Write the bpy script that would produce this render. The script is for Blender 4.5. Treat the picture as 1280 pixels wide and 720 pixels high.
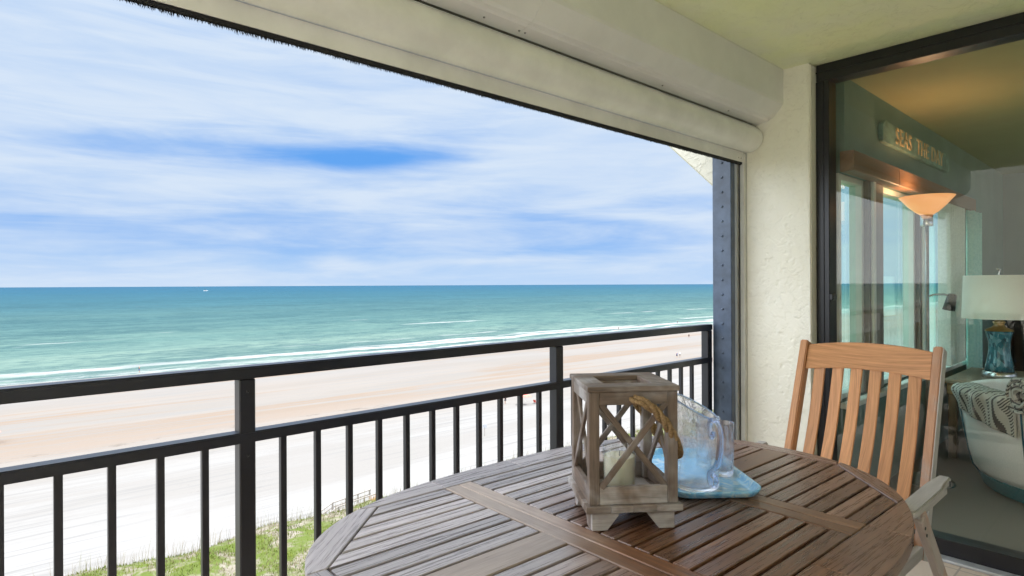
import bpy, bmesh, math, random
from mathutils import Vector, Matrix, noise as mnoise
R = math.radians
rng = random.Random(7)
for o in list(bpy.data.objects): bpy.data.objects.remove(o)
S = bpy.context.scene
COL = S.collection

# ------------------------------------------------------------------ camera, sky, sun, exposure
EYE = 1.29
cam = bpy.data.objects.new('camera', bpy.data.cameras.new('camera'))
COL.objects.link(cam)
cam.data.sensor_width = 36.0
cam.data.lens = 754/1280*36
cam.data.shift_y = -4.1/1280
cam.data.clip_start = 0.02
cam.data.clip_end = 80000
cam.matrix_world = Matrix.Translation((0, 0, EYE)) @ Matrix.Rotation(R(47.75-90), 4, 'Z') @ Matrix.Rotation(R(90), 4, 'X') @ Matrix.Rotation(-0.0045, 4, 'Z')
S.camera = cam
S.view_settings.view_transform = 'Standard'
S.view_settings.look = 'None'
S.view_settings.gamma = 1.0
S.view_settings.use_curve_mapping = False
S.view_settings.exposure = 1.68
try:
    S.cycles.max_bounces = 14; S.cycles.transparent_max_bounces = 16
    S.cycles.diffuse_bounces = 6; S.cycles.glossy_bounces = 5; S.cycles.transmission_bounces = 12
    S.cycles.caustics_refractive = False; S.cycles.caustics_reflective = False
except Exception: pass

SUN_DIR = Vector((0.46, -0.26, 0.86)).normalized()      # towards the sun: high, behind the building
sun = bpy.data.objects.new('sun', bpy.data.lights.new('sun', 'SUN'))
COL.objects.link(sun)
sun.data.energy = 2.2; sun.data.angle = R(0.6); sun.data.color = (1.0, 0.97, 0.93)
sun.rotation_euler = SUN_DIR.to_track_quat('Z', 'Y').to_euler()

W = bpy.data.worlds.new('World'); S.world = W; W.use_nodes = True
nt = W.node_tree; nt.nodes.clear()
def N(nt, typ, **kw):
    n = nt.nodes.new(typ)
    for k, v in kw.items():
        if k.startswith('i_'): n.inputs[k[2:].replace('_', ' ')].default_value = v
        else: setattr(n, k, v)
    return n
def M_(nt, op, a, b=None, c=None, clamp=False):
    n = nt.nodes.new('ShaderNodeMath'); n.operation = op; n.use_clamp = clamp
    for i, v in enumerate((a, b, c)):
        if v is None: continue
        if isinstance(v, (int, float)): n.inputs[i].default_value = v
        else: nt.links.new(v, n.inputs[i])
    return n.outputs[0]
def mixc(nt, fac, a, b, mode='MIX'):
    n = nt.nodes.new('ShaderNodeMix'); n.data_type = 'RGBA'; n.blend_type = mode; n.clamp_factor = True
    for i, v in ((0, fac), (6, a), (7, b)):
        if isinstance(v, (int, float)): n.inputs[i].default_value = v
        elif isinstance(v, tuple): n.inputs[i].default_value = (v[0], v[1], v[2], 1)
        else: nt.links.new(v, n.inputs[i])
    return n.outputs[2]
def ramp(nt, fac, stops, interp='LINEAR'):
    n = nt.nodes.new('ShaderNodeValToRGB'); n.color_ramp.interpolation = interp
    e = n.color_ramp.elements
    while len(e) < len(stops): e.new(0.5)
    for i, (p, c) in enumerate(stops):
        e[i].position = p
        e[i].color = (c, c, c, 1) if isinstance(c, (int, float)) else (c[0], c[1], c[2], 1)
    nt.links.new(fac, n.inputs[0]); return n.outputs[0]
def smooth(nt, v, lo, hi, a=0.0, b=1.0):
    n = nt.nodes.new('ShaderNodeMapRange'); n.interpolation_type = 'SMOOTHSTEP'
    n.inputs['From Min'].default_value = lo; n.inputs['From Max'].default_value = hi
    n.inputs['To Min'].default_value = a; n.inputs['To Max'].default_value = b
    nt.links.new(v, n.inputs['Value']); return n.outputs[0]
def noise(nt, vec, scale, detail=4, rough=0.55, dist=0.0, dims='3D'):
    n = nt.nodes.new('ShaderNodeTexNoise'); n.noise_dimensions = dims
    n.inputs['Scale'].default_value = scale; n.inputs['Detail'].default_value = detail
    n.inputs['Roughness'].default_value = rough; n.inputs['Distortion'].default_value = dist
    if vec is not None: nt.links.new(vec, n.inputs['Vector'])
    return n.outputs['Fac']
def mapping(nt, vec, scale=(1, 1, 1), rot=(0, 0, 0), loc=(0, 0, 0)):
    n = nt.nodes.new('ShaderNodeMapping'); n.inputs['Scale'].default_value = scale
    n.inputs['Rotation'].default_value = rot; n.inputs['Location'].default_value = loc
    nt.links.new(vec, n.inputs['Vector']); return n.outputs[0]

def build_sky():
    sky = N(nt, 'ShaderNodeTexSky', sky_type='NISHITA', sun_disc=False)
    sky.sun_elevation = math.asin(SUN_DIR.z)
    sky.sun_rotation = math.atan2(SUN_DIR.x, SUN_DIR.y)
    sky.ozone_density = 2.5; sky.air_density = 0.9; sky.dust_density = 0.2
    g = nt.nodes.new('ShaderNodeTexCoord').outputs['Generated']
    sp = nt.nodes.new('ShaderNodeSeparateXYZ'); nt.links.new(g, sp.inputs[0])
    x, y, zz = sp.outputs
    # angles: azimuth a measured from the X axis, elevation e (tan)
    hor = M_(nt, 'SQRT', M_(nt, 'ADD', M_(nt, 'MULTIPLY', x, x), M_(nt, 'MULTIPLY', y, y)))
    e = M_(nt, 'DIVIDE', zz, M_(nt, 'MAXIMUM', hor, 0.02))
    az = M_(nt, 'ARCTAN2', y, x)
    cb = nt.nodes.new('ShaderNodeCombineXYZ')
    nt.links.new(az, cb.inputs[0]); nt.links.new(e, cb.inputs[1])
    v = cb.outputs[0]
    n1 = noise(nt, mapping(nt, v, (1.1, 7.5, 1), (0, 0, 0.07), (3.1, 0.4, 0)), 1.0, 6, 0.55, 0.6)
    n2 = noise(nt, mapping(nt, v, (4.0, 30.0, 1), (0, 0, 0.10), (8.0, 2.0, 0)), 1.0, 5, 0.6, 0.4)
    n3 = noise(nt, mapping(nt, v, (2.0, 4.0, 1), (0, 0, -0.1), (1.0, 5.0, 0)), 1.6, 5, 0.6, 0.3)
    cover = M_(nt, 'ADD', M_(nt, 'MULTIPLY', n1, 0.60), M_(nt, 'ADD', M_(nt, 'MULTIPLY', n2, 0.30), M_(nt, 'MULTIPLY', n3, 0.24)))
    # a long clear gap in the cloud deck, and thinner cloud low over the sea
    def gap(a0, e0, wa, we, amp, tilt=0.0):
        da = M_(nt, 'DIVIDE', M_(nt, 'SUBTRACT', az, a0), wa)
        de = M_(nt, 'DIVIDE', M_(nt, 'SUBTRACT', M_(nt, 'SUBTRACT', e, e0), M_(nt, 'MULTIPLY', M_(nt, 'SUBTRACT', az, a0), tilt)), we)
        r2 = M_(nt, 'ADD', M_(nt, 'MULTIPLY', da, da), M_(nt, 'MULTIPLY', de, de))
        return M_(nt, 'MULTIPLY', M_(nt, 'EXPONENT', M_(nt, 'MULTIPLY', r2, -1.0)), amp)
    for args in ((1.085, 0.205, 0.18, 0.020, 0.33, -0.03), (1.22, 0.195, 0.50, 0.035, 0.10, 0.0), (0.62, 0.130, 0.12, 0.016, 0.10, 0.0), (0.95, 0.05, 0.9, 0.06, 0.20, 0.0)):
        cover = M_(nt, 'SUBTRACT', cover, gap(*args))
    for args in ((1.19, 0.285, 0.6, 0.06, 0.08, 0.0), (0.75, 0.20, 0.35, 0.05, 0.06, 0.0), (1.12, 0.035, 0.035, 0.014, 0.16, 0.0), (1.25, 0.018, 0.06, 0.010, 0.10, 0.0), (0.85, 0.040, 0.13, 0.006, 0.12, -0.03)):
        cover = M_(nt, 'ADD', cover, gap(*args))
    m = smooth(nt, cover, 0.17, 0.60)
    low = smooth(nt, e, -0.01, 0.09)
    blue = mixc(nt, low, (2.75, 4.35, 6.5), (0.75, 2.5, 6.0))
    skyc = mixc(nt, 0.92, sky.outputs[0], blue)
    cloud = mixc(nt, smooth(nt, n2, 0.3, 0.7), (3.75, 4.75, 6.25), (4.6, 5.35, 6.35))
    c = mixc(nt, m, skyc, cloud)
    # below the horizon (never seen behind the sea): dull
    c = mixc(nt, smooth(nt, zz, -0.02, -0.001), (1.6, 1.9, 2.0), c)
    # extra glow added high up and towards the unseen left to brighten the balcony
    br = M_(nt, 'ADD', 1.0, M_(nt, 'ADD', smooth(nt, e, 0.36, 1.2, 0.0, 3.4), smooth(nt, M_(nt, 'MULTIPLY', x, -1.0), 0.08, 0.8, 0.0, 2.4)))
    gl = M_(nt, 'MULTIPLY', M_(nt, 'SUBTRACT', br, 1.0), 7.2)
    vm = nt.nodes.new('ShaderNodeVectorMath'); vm.operation = 'SCALE'; vm.inputs[0].default_value = (0.98, 1.0, 1.03); nt.links.new(gl, vm.inputs['Scale'])
    va = nt.nodes.new('ShaderNodeVectorMath'); va.operation = 'ADD'; nt.links.new(c, va.inputs[0]); nt.links.new(vm.outputs[0], va.inputs[1]); c = va.outputs[0]
    bg = N(nt, 'ShaderNodeBackground'); bg.inputs[1].default_value = 0.0465
    nt.links.new(c, bg.inputs[0])
    out = N(nt, 'ShaderNodeOutputWorld'); nt.links.new(bg.outputs[0], out.inputs[0])
build_sky()

# ------------------------------------------------------------------ helpers
def tag(o, label=None, cat=None, group=None, kind=None):
    if label: o['label'] = label
    if cat: o['category'] = cat
    if group: o['group'] = group
    if kind: o['kind'] = kind
    return o
def empty(name, loc=(0, 0, 0), rz=0, **kw):
    o = bpy.data.objects.new(name, None); COL.objects.link(o)
    o.location = loc; o.rotation_euler = (0, 0, rz); o.empty_display_size = 0.1
    bpy.context.view_layer.update()
    return tag(o, **kw)
class MB:
    """collects shapes of one object; UV u runs along the grain"""
    def __init__(s):
        s.bm = bmesh.new(); s.uv = s.bm.loops.layers.uv.new('UVMap'); s.rc = s.bm.loops.layers.color.new('rnd')
    def _absorb(s, b2, mtx, grain=0, smoothf=False, lean=0.0):
        uv2 = b2.loops.layers.uv.new('UVMap') if not b2.loops.layers.uv else b2.loops.layers.uv[0]
        ru, rv, r = rng.uniform(0, 50), rng.uniform(0, 50), rng.random()
        oth = [a for a in (0, 1, 2) if a != grain]
        vm = {}
        for v in b2.verts: vm[v] = s.bm.verts.new(mtx @ v.co)
        for f in b2.faces:
            try: nf = s.bm.faces.new([vm[v] for v in f.verts])
            except ValueError: continue
            nf.smooth = smoothf or f.smooth
            for l, nl in zip(f.loops, nf.loops):
                co = l.vert.co
                nl[s.uv].uv = (co[grain]+ru, co[oth[0]]+co[oth[1]]*1.0+rv-lean*co[grain])
                nl[s.rc] = (r, (r*7.31) % 1, (r*13.7) % 1, 1)
        b2.free(); return s
    def box(s, x0, x1, y0, y1, z0, z1, bev=0.0, mtx=None, grain=None, seg=1):
        b = bmesh.new(); bmesh.ops.create_cube(b, size=1)
        c = Vector(((x0+x1)/2, (y0+y1)/2, (z0+z1)/2)); d = (abs(x1-x0), abs(y1-y0), abs(z1-z0))
        for v in b.verts: v.co = Vector((v.co.x*d[0], v.co.y*d[1], v.co.z*d[2]))+c
        if bev > 0: bmesh.ops.bevel(b, geom=b.edges[:], offset=min(bev, min(d)*0.45), segments=seg, affect='EDGES', clamp_overlap=True)
        if grain is None: grain = max(range(3), key=lambda i: d[i])
        return s._absorb(b, mtx or Matrix.Identity(4), grain)
    def bar(s, p, q, w, h, up=(0, 0, 1), bev=0.002, seg=1):
        """a box from p to q, w across, h along up"""
        p, q = Vector(p), Vector(q); x = (q-p); L = x.length; x.normalize()
        y = Vector(up).cross(x); y.normalize(); z = x.cross(y)
        m = Matrix(((x.x, y.x, z.x, p.x), (x.y, y.y, z.y, p.y), (x.z, y.z, z.z, p.z), (0, 0, 0, 1)))
        return s.box(0, L, -w/2, w/2, -h/2, h/2, bev, m, 0, seg)
    def prism(s, pts, z0, z1, bev=0.0, mtx=None, grain=0, rot=0.0, seg=1):
        """polygon pts in xy, extruded z; rot turns the grain"""
        ca, sa = math.cos(-rot), math.sin(-rot)
        b = bmesh.new()
        lo = [b.verts.new((ca*x-sa*y, sa*x+ca*y, z0)) for x, y in pts]
        hi = [b.verts.new((ca*x-sa*y, sa*x+ca*y, z1)) for x, y in pts]
        n = len(pts)
        b.faces.new(hi); b.faces.new(lo[::-1])
        for i in range(n): b.faces.new((lo[i], lo[(i+1) % n], hi[(i+1) % n], hi[i]))
        bmesh.ops.recalc_face_normals(b, faces=b.faces[:])
        if bev > 0:
            bmesh.ops.bevel(b, geom=[e for e in b.edges if e.calc_face_angle(0) > 0.5], offset=bev, segments=seg, affect='EDGES', clamp_overlap=True)
        m = (mtx or Matrix.Identity(4)) @ Matrix.Rotation(rot, 4, 'Z')
        return s._absorb(b, m, grain)
    def sweep(s, pts, rad, n=10, cap=True, closed=False, sm=True, twist=None):
        pts = [Vector(p) for p in pts]; k = len(pts)
        rads = rad if isinstance(rad, (list, tuple)) else [rad]*k
        b = bmesh.new(); rings = []
        t0 = (pts[1]-pts[0]).normalized(); up = Vector((0, 0, 1)) if abs(t0.z) < 0.9 else Vector((1, 0, 0))
        nrm = (up-t0*up.dot(t0)).normalized()
        for i, p in enumerate(pts):
            if closed: t = (pts[(i+1) % k]-pts[i-1]).normalized()
            else: t = (pts[min(i+1, k-1)]-pts[max(i-1, 0)]).normalized()
            nrm = (nrm-t*nrm.dot(t)).normalized(); bn = t.cross(nrm)
            rings.append([b.verts.new(p+(nrm*math.cos(a)+bn*math.sin(a))*rads[i]) for a in [2*math.pi*j/n for j in range(n)]])
        for i in range(k if closed else k-1):
            A, B = rings[i], rings[(i+1) % k]
            for j in range(n):
                f = b.faces.new((A[j], A[(j+1) % n], B[(j+1) % n], B[j])); f.smooth = sm
        if cap and not closed: b.faces.new(rings[0][::-1]); b.faces.new(rings[-1])
        return s._absorb(b, Matrix.Identity(4), 2)
    def lathe(s, prof, c=(0, 0, 0), n=32, sm=True, mtx=None, cap0=False, cap1=False, fn=None):
        """prof: (radius, z) pairs"""
        b = bmesh.new(); rings = []
        for (r, z) in prof:
            ring = []
            for j in range(n):
                a = 2*math.pi*j/n; x, y, zz = r*math.cos(a), r*math.sin(a), z
                if fn: x, y, zz = fn(x, y, zz, a)
                ring.append(b.verts.new((x, y, zz)))
            rings.append(ring)
        for A, B in zip(rings, rings[1:]):
            for j in range(n):
                f = b.faces.new((A[j], A[(j+1) % n], B[(j+1) % n], B[j])); f.smooth = sm
        if cap0: b.faces.new(rings[0][::-1])
        if cap1: b.faces.new(rings[-1])
        m = Matrix.Translation(c) @ (mtx or Matrix.Identity(4))
        return s._absorb(b, m, 2)
    def profile(s, pts, x0, x1, sm=False, close=True, nx=1):
        """(y,z) outline extruded along x"""
        b = bmesh.new(); rings = [[b.verts.new((x0+(x1-x0)*i/nx, y, z)) for y, z in pts] for i in range(nx+1)]
        n = len(pts)
        for A, B in zip(rings, rings[1:]):
            for i in range(n if close else n-1):
                f = b.faces.new((A[i], A[(i+1) % n], B[(i+1) % n], B[i])); f.smooth = sm
        if close: b.faces.new(rings[0][::-1]); b.faces.new(rings[-1])
        bmesh.ops.recalc_face_normals(b, faces=b.faces[:])
        return s._absorb(b, Matrix.Identity(4), 0)
    def quad(s, *p):
        b = bmesh.new(); b.faces.new([b.verts.new(q) for q in p]); return s._absorb(b, Matrix.Identity(4), 0)
    def grid(s, fn, nu, nv, sm=True):
        b = bmesh.new()
        g = [[b.verts.new(fn(i/nu, j/nv)) for j in range(nv+1)] for i in range(nu+1)]
        for i in range(nu):
            for j in range(nv):
                f = b.faces.new((g[i][j], g[i+1][j], g[i+1][j+1], g[i][j+1])); f.smooth = sm
        return s._absorb(b, Matrix.Identity(4), 0)
    def build(s, name, m, parent=None, weld=False, **kw):
        if weld: bmesh.ops.remove_doubles(s.bm, verts=s.bm.verts[:], dist=1e-5)
        me = bpy.data.meshes.new(name); s.bm.to_mesh(me); s.bm.free()
        o = bpy.data.objects.new(name, me); COL.objects.link(o)
        if m: me.materials.append(m)
        if parent is not None:
            o.parent = parent; o.matrix_parent_inverse = parent.matrix_world.inverted() if kw.pop('world', False) else Matrix.Identity(4)
        kw.pop('world', None)
        return tag(o, **kw)
def copy_tree(o, parent=None):
    c = o.copy(); COL.objects.link(c)
    if parent: c.parent = parent
    for ch in list(o.children): copy_tree(ch, c)
    return c

# ------------------------------------------------------------------ materials
MATS = {}
def newmat(name):
    m = bpy.data.materials.new(name); m.use_nodes = True
    t = m.node_tree; t.nodes.clear()
    out = t.nodes.new('ShaderNodeOutputMaterial'); p = t.nodes.new('ShaderNodeBsdfPrincipled')
    t.links.new(p.outputs[0], out.inputs[0]); MATS[name] = m
    return m, t, p, out
def setp(p, **kw):
    for k, v in kw.items():
        k = k.replace('_', ' ')
        if isinstance(v, tuple) and len(v) == 3: v = (*v, 1)
        p.inputs[k].default_value = v
def bump(t, p, h, strength=0.3, dist=0.01):
    b = t.nodes.new('ShaderNodeBump'); b.inputs['Strength'].default_value = strength; b.inputs['Distance'].default_value = dist
    t.links.new(h, b.inputs['Height']); t.links.new(b.outputs[0], p.inputs['Normal']); return b
def objc(t): return t.nodes.new('ShaderNodeTexCoord').outputs['Object']
def uvc(t): return t.nodes.new('ShaderNodeTexCoord').outputs['UV']
def rnd(t):
    a = t.nodes.new('ShaderNodeVertexColor'); a.layer_name = 'rnd'
    s = t.nodes.new('ShaderNodeSeparateColor'); t.links.new(a.outputs[0], s.inputs[0]); return s.outputs

def plain(name, col, rough=0.5, metal=0.0, var=0.12, nscale=8.0, bmp=0.0, spec=0.5, **kw):
    m, t, p, _ = newmat(name)
    n = noise(t, objc(t), nscale, 5, 0.6)
    f = smooth(t, n, 0.3, 0.7)
    c = mixc(t, f, tuple(x*(1-var) for x in col), tuple(min(1, x*(1+var)) for x in col))
    t.links.new(c, p.inputs['Base Color'])
    setp(p, Roughness=rough, Metallic=metal); p.inputs['Specular IOR Level'].default_value = spec
    if bmp: bump(t, p, noise(t, objc(t), nscale*8, 4, 0.6), bmp, 0.003)
    setp(p, **kw); return m

def wood(name, light, dark, patch=None, rough=(0.45, 0.7), grey=None, gscale=(3.0, 70.0), pm=None, spec=0.5, amp=1.0):
    m, t, p, _ = newmat(name)
    uv = uvc(t); r = rnd(t)
    g1 = noise(t, mapping(t, uv, (gscale[0], gscale[1], 1)), 1.0, 6, 0.62, 0.35)
    g2 = noise(t, mapping(t, uv, (gscale[0]*3.5, gscale[1]*4.2, 1)), 1.0, 3, 0.6, 0.2)
    g = M_(t, 'ADD', M_(t, 'MULTIPLY', g1, 0.62), M_(t, 'MULTIPLY', g2, 0.38))
    c = ramp(t, g, [(0.30, dark), (0.50, tuple((a+b)/2 for a, b in zip(light, dark))), (0.70, light)])
    big = noise(t, objc(t), 5.0, 4, 0.6, 0.4)
    if grey:
        fac = smooth(t, M_(t, 'ADD', big, M_(t, 'MULTIPLY', M_(t, 'SUBTRACT', r[0], 0.5), 0.13)), 0.36, 0.62)
        c2 = ramp(t, g, [(0.28, tuple(x*0.55 for x in grey)), (0.52, tuple(x*0.85 for x in grey)), (0.72, grey)])
        if pm: fac = M_(t, 'ADD', M_(t, 'MULTIPLY', fac, pm[0]), pm[1], clamp=True)
        c = mixc(t, fac, c, c2)
    if patch: c = patch(t, c, g, big, r)
    val = M_(t, 'ADD', M_(t, 'MULTIPLY', r[0], 0.30*amp), 1-0.15*amp)
    hs = t.nodes.new('ShaderNodeHueSaturation'); t.links.new(val, hs.inputs['Value']); t.links.new(c, hs.inputs['Color'])
    t.links.new(hs.outputs[0], p.inputs['Base Color'])
    t.links.new(smooth(t, g, 0.3, 0.7, rough[0], rough[1]), p.inputs['Roughness'])
    p.inputs['Specular IOR Level'].default_value = spec
    bump(t, p, g, 0.35, 0.0015)
    return m

# table: silver-weathered teak with oiled brown patches where it has been sheltered, deepened with a painted dark reflection
def table_patch(t, c, g, big, r):
    o = objc(t); sp = t.nodes.new('ShaderNodeSeparateXYZ'); t.links.new(o, sp.inputs[0])
    x, y = sp.outputs[0], sp.outputs[1]
    # distance from the worn brown area (towards the near right of the table)
    d = M_(t, 'ADD', M_(t, 'MULTIPLY', x, 1.0), M_(t, 'MULTIPLY', y, -1.05))
    d = M_(t, 'ADD', d, M_(t, 'MULTIPLY', M_(t, 'SUBTRACT', big, 0.5), 0.5))
    d = M_(t, 'ADD', d, M_(t, 'MULTIPLY', M_(t, 'SUBTRACT', r[1], 0.5), 0.22))
    f = smooth(t, d, -0.10, 0.40)
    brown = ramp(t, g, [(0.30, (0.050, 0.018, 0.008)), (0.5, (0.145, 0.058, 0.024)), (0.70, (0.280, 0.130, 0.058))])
    f2 = smooth(t, M_(t, 'ADD', M_(t, 'ABSOLUTE', M_(t, 'ADD', x, 0.08)), M_(t, 'ADD', M_(t, 'ABSOLUTE', M_(t, 'ADD', y, 0.26)), M_(t, 'MULTIPLY', M_(t, 'SUBTRACT', big, 0.5), 0.5))), 0.62, 0.22)  # oiled brown, darkened for the wall reflected around the lantern
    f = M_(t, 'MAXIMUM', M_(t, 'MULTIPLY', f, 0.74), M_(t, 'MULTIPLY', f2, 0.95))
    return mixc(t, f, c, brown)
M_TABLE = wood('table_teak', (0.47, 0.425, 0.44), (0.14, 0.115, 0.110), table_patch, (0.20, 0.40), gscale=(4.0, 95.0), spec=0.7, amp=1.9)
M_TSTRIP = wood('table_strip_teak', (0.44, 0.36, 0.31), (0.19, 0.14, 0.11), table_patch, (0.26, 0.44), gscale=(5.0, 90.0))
M_CHAIR = wood('chair_teak', (0.76, 0.380, 0.170), (0.35, 0.145, 0.050), None, (0.38, 0.55), gscale=(3.5, 75.0), amp=0.7)
M_CHAIRG = wood('chair_weathered', (0.58, 0.56, 0.55), (0.36, 0.345, 0.34), None, (0.6, 0.8), gscale=(4.0, 60.0), amp=0.6)
M_CHAIRM = wood('chair_post_teak', (0.66, 0.36, 0.21), (0.40, 0.18, 0.09), None, (0.5, 0.7), grey=(0.52, 0.49, 0.48), gscale=(4.0, 60.0), pm=(0.8, 0.1), amp=0.5)
M_LANT = wood('lantern_driftwood', (0.23, 0.155, 0.11), (0.055, 0.036, 0.026), None, (0.6, 0.85), grey=(0.52, 0.49, 0.485), gscale=(7.0, 80.0), pm=(0.9, 0.06), amp=0.5)
M_VAL = wood('valance_wood', (0.24, 0.14, 0.08), (0.13, 0.075, 0.045), None, (0.4, 0.6), gscale=(2.0, 40.0))
M_SIDE = wood('side_table_wood', (0.30, 0.25, 0.18), (0.16, 0.12, 0.08), None, (0.35, 0.5), gscale=(2.0, 40.0))
M_BOARD = wood('boardwalk_wood', (0.34, 0.31, 0.28), (0.22, 0.20, 0.18), None, (0.7, 0.9), gscale=(1.0, 12.0))
M_RFLOOR = wood('room_floor_planks', (0.20, 0.18, 0.15), (0.12, 0.105, 0.09), None, (0.35, 0.5), gscale=(1.2, 25.0))

def stucco(name, col, stain, amt=0.35, scale=1.0, bm=0.6):
    m, t, p, _ = newmat(name)
    o = objc(t)
    n1 = noise(t, o, 9*scale, 6, 0.6, 0.8)
    n2 = noise(t, mapping(t, o, (1, 1, 1), (0.3, 0.5, 0.2), (4, 2, 1)), 26*scale, 4, 0.6, 1.2)
    ridges = ramp(t, M_(t, 'ABSOLUTE', M_(t, 'SUBTRACT', n1, 0.5)), [(0.0, 0.0), (0.018, 0.75), (0.10, 1.0)])
    plate = smooth(t, n1, 0.46, 0.56)
    pits = smooth(t, n2, 0.30, 0.42)
    h = M_(t, 'ADD', M_(t, 'ADD', M_(t, 'MULTIPLY', ridges, 0.25), M_(t, 'MULTIPLY', plate, 0.6)), M_(t, 'MULTIPLY', pits, 0.35))
    h = M_(t, 'ADD', h, M_(t, 'MULTIPLY', noise(t, o, 120*scale, 3, 0.6), 0.12))
    bump(t, p, h, bm, 0.006)
    f = smooth(t, noise(t, o, 2.2, 4, 0.55), 0.35, 0.7)
    c = mixc(t, M_(t, 'MULTIPLY', f, amt), col, stain)
    c = mixc(t, M_(t, 'MULTIPLY', M_(t, 'SUBTRACT', 1.0, pits), 0.10), c, tuple(x*0.5 for x in col))
    c = mixc(t, M_(t, 'MULTIPLY', M_(t, 'SUBTRACT', 1.0, ridges), 0.05), c, tuple(x*0.5 for x in col))
    t.links.new(c, p.inputs['Base Color']); setp(p, Roughness=0.8); p.inputs['Specular IOR Level'].default_value = 0.25
    return m
M_WALL = stucco('stucco_cream', (0.86, 0.845, 0.76), (0.82, 0.79, 0.66), 0.4, 1.2, 0.35)
M_CEIL = stucco('stucco_ceiling', (0.88, 0.93, 0.60), (0.86, 0.88, 0.72), 0.7, 1.0, 0.5)  # green cast of light off the dune grass is put into the colour
M_BRACK = stucco('stucco_exterior', (0.62, 0.60, 0.52), (0.5, 0.48, 0.4), 0.4, 0.8, 0.8)

M_RAIL = plain('rail_black_aluminium', (0.010, 0.011, 0.018), 0.30, 0.0, 0.15, 14, 0.08, spec=0.55)
M_POST = plain('rail_post_aluminium', (0.010, 0.011, 0.017), 0.30, 0.0, 0.15, 14, 0.08, spec=0.55)
M_BEAM = plain('beam_painted_steel', (0.062, 0.090, 0.145), 0.35, 0.0, 0.25, 10, 0.10)
M_DOORF = plain('door_frame_black', (0.010, 0.010, 0.013), 0.30, 0.0, 0.1, 14, 0.05)
M_WHITE = plain('shutter_white_aluminium', (0.82, 0.82, 0.79), 0.26, 0.0, 0.07, 5, 0.03)
M_BOX = plain('housing_white_paint', (0.77, 0.77, 0.76), 0.40, 0.0, 0.05, 3, 0.03)
M_BLACK = plain('brush_seal_black', (0.012, 0.012, 0.016), 0.8, 0.0, 0.2, 30)
M_SCREW = plain('screw_steel', (0.30, 0.30, 0.29), 0.35, 0.7, 0.1, 30)
M_TRACKW = plain('track_white', (0.66, 0.66, 0.62), 0.35, 0.0, 0.06, 8)
M_ALU = plain('threshold_aluminium', (0.55, 0.57, 0.60), 0.35, 0.5, 0.1, 12)

def tiles():
    m, t, p, _ = newmat('balcony_floor_tile')
    o = objc(t)
    br = t.nodes.new('ShaderNodeTexBrick'); br.offset = 0.0
    t.links.new(o, br.inputs['Vector']); br.inputs['Scale'].default_value = 1.0
    br.inputs['Brick Width'].default_value = 0.33; br.inputs['Row Height'].default_value = 0.33; br.inputs['Mortar Size'].default_value = 0.004
    br.inputs['Color1'].default_value = (0.62, 0.50, 0.41, 1); br.inputs['Color2'].default_value = (0.66, 0.55, 0.46, 1); br.inputs['Mortar'].default_value = (0.35, 0.30, 0.26, 1)
    c = mixc(t, M_(t, 'MULTIPLY', noise(t, o, 14, 5, 0.6), 0.5), br.outputs[0], (0.50, 0.40, 0.32))
    t.links.new(c, p.inputs['Base Color']); setp(p, Roughness=0.45)
    bump(t, p, noise(t, o, 60, 3, 0.5), 0.1, 0.002); return m
M_TILE = tiles()

def glass_sheet(name, tint, refl, rough=0.0, fk=1.0):
    m, t, p, out = newmat(name)
    t.nodes.remove(p)
    tr = t.nodes.new('ShaderNodeBsdfTransparent'); tr.inputs[0].default_value = (*tint, 1)
    gl = t.nodes.new('ShaderNodeBsdfGlossy'); gl.inputs['Roughness'].default_value = rough
    gl.inputs[0].default_value = (1, 1, 1, 1)
    lw = t.nodes.new('ShaderNodeLayerWeight')
    f = M_(t, 'ADD', M_(t, 'MULTIPLY', M_(t, 'ADD', M_(t, 'MULTIPLY', M_(t, 'POWER', lw.outputs['Facing'], 5.0), 0.95), 0.04), fk), refl, clamp=True)
    mx = t.nodes.new('ShaderNodeMixShader'); t.links.new(f, mx.inputs[0]); t.links.new(tr.outputs[0], mx.inputs[1]); t.links.new(gl.outputs[0], mx.inputs[2])
    t.links.new(mx.outputs[0], out.inputs[0]); return m
M_DGLASS = glass_sheet('door_glass', (0.98, 0.98, 0.95), 0.0, fk=0.72)
M_WGLASS = glass_sheet('window_glass', (0.80, 0.99, 0.96), 0.0)

def clearglass(name, col, bscale, bstr, rough=0.02, mix=0.5):
    """thin hand-made glass: part refracting, part straight-through so that it casts light shadows"""
    m, t, p, out = newmat(name)
    setp(p, Base_Color=col, Roughness=rough, IOR=1.40); p.inputs['Transmission Weight'].default_value = 1.0
    bump(t, p, noise(t, mapping(t, objc(t), (1, 1, 0.7)), bscale, 3, 0.5, 0.6), bstr, 0.004)
    tr = t.nodes.new('ShaderNodeBsdfTransparent'); tr.inputs[0].default_value = (*col, 1)
    mx = t.nodes.new('ShaderNodeMixShader'); mx.inputs[0].default_value = mix
    t.links.new(p.outputs[0], mx.inputs[1]); t.links.new(tr.outputs[0], mx.inputs[2]); t.links.new(mx.outputs[0], out.inputs[0])
    return m
M_PITCH = clearglass('pitcher_glass', (0.985, 0.993, 1.0), 32, 0.38, 0.0, 0.30)
M_TUMB = clearglass('tumbler_glass', (0.985, 0.985, 1.0), 30, 0.2, 0.0, 0.30)
M_HAND = clearglass('pitcher_handle_glass', (0.74, 0.82, 1.0), 25, 0.15, 0.0, 0.15)
M_JAR = glass_sheet('candle_jar_glass', (0.97, 0.98, 0.97), 0.02)
def wax():
    m, t, p, _ = newmat('candle_wax'); setp(p, Base_Color=(0.95, 0.87, 0.72), Roughness=0.45)
    p.inputs['Subsurface Weight'].default_value = 0.3; p.inputs['Subsurface Radius'].default_value = (0.02, 0.015, 0.01); p.inputs['Subsurface Scale'].default_value = 0.5
    return m
M_WAX = wax()
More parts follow.
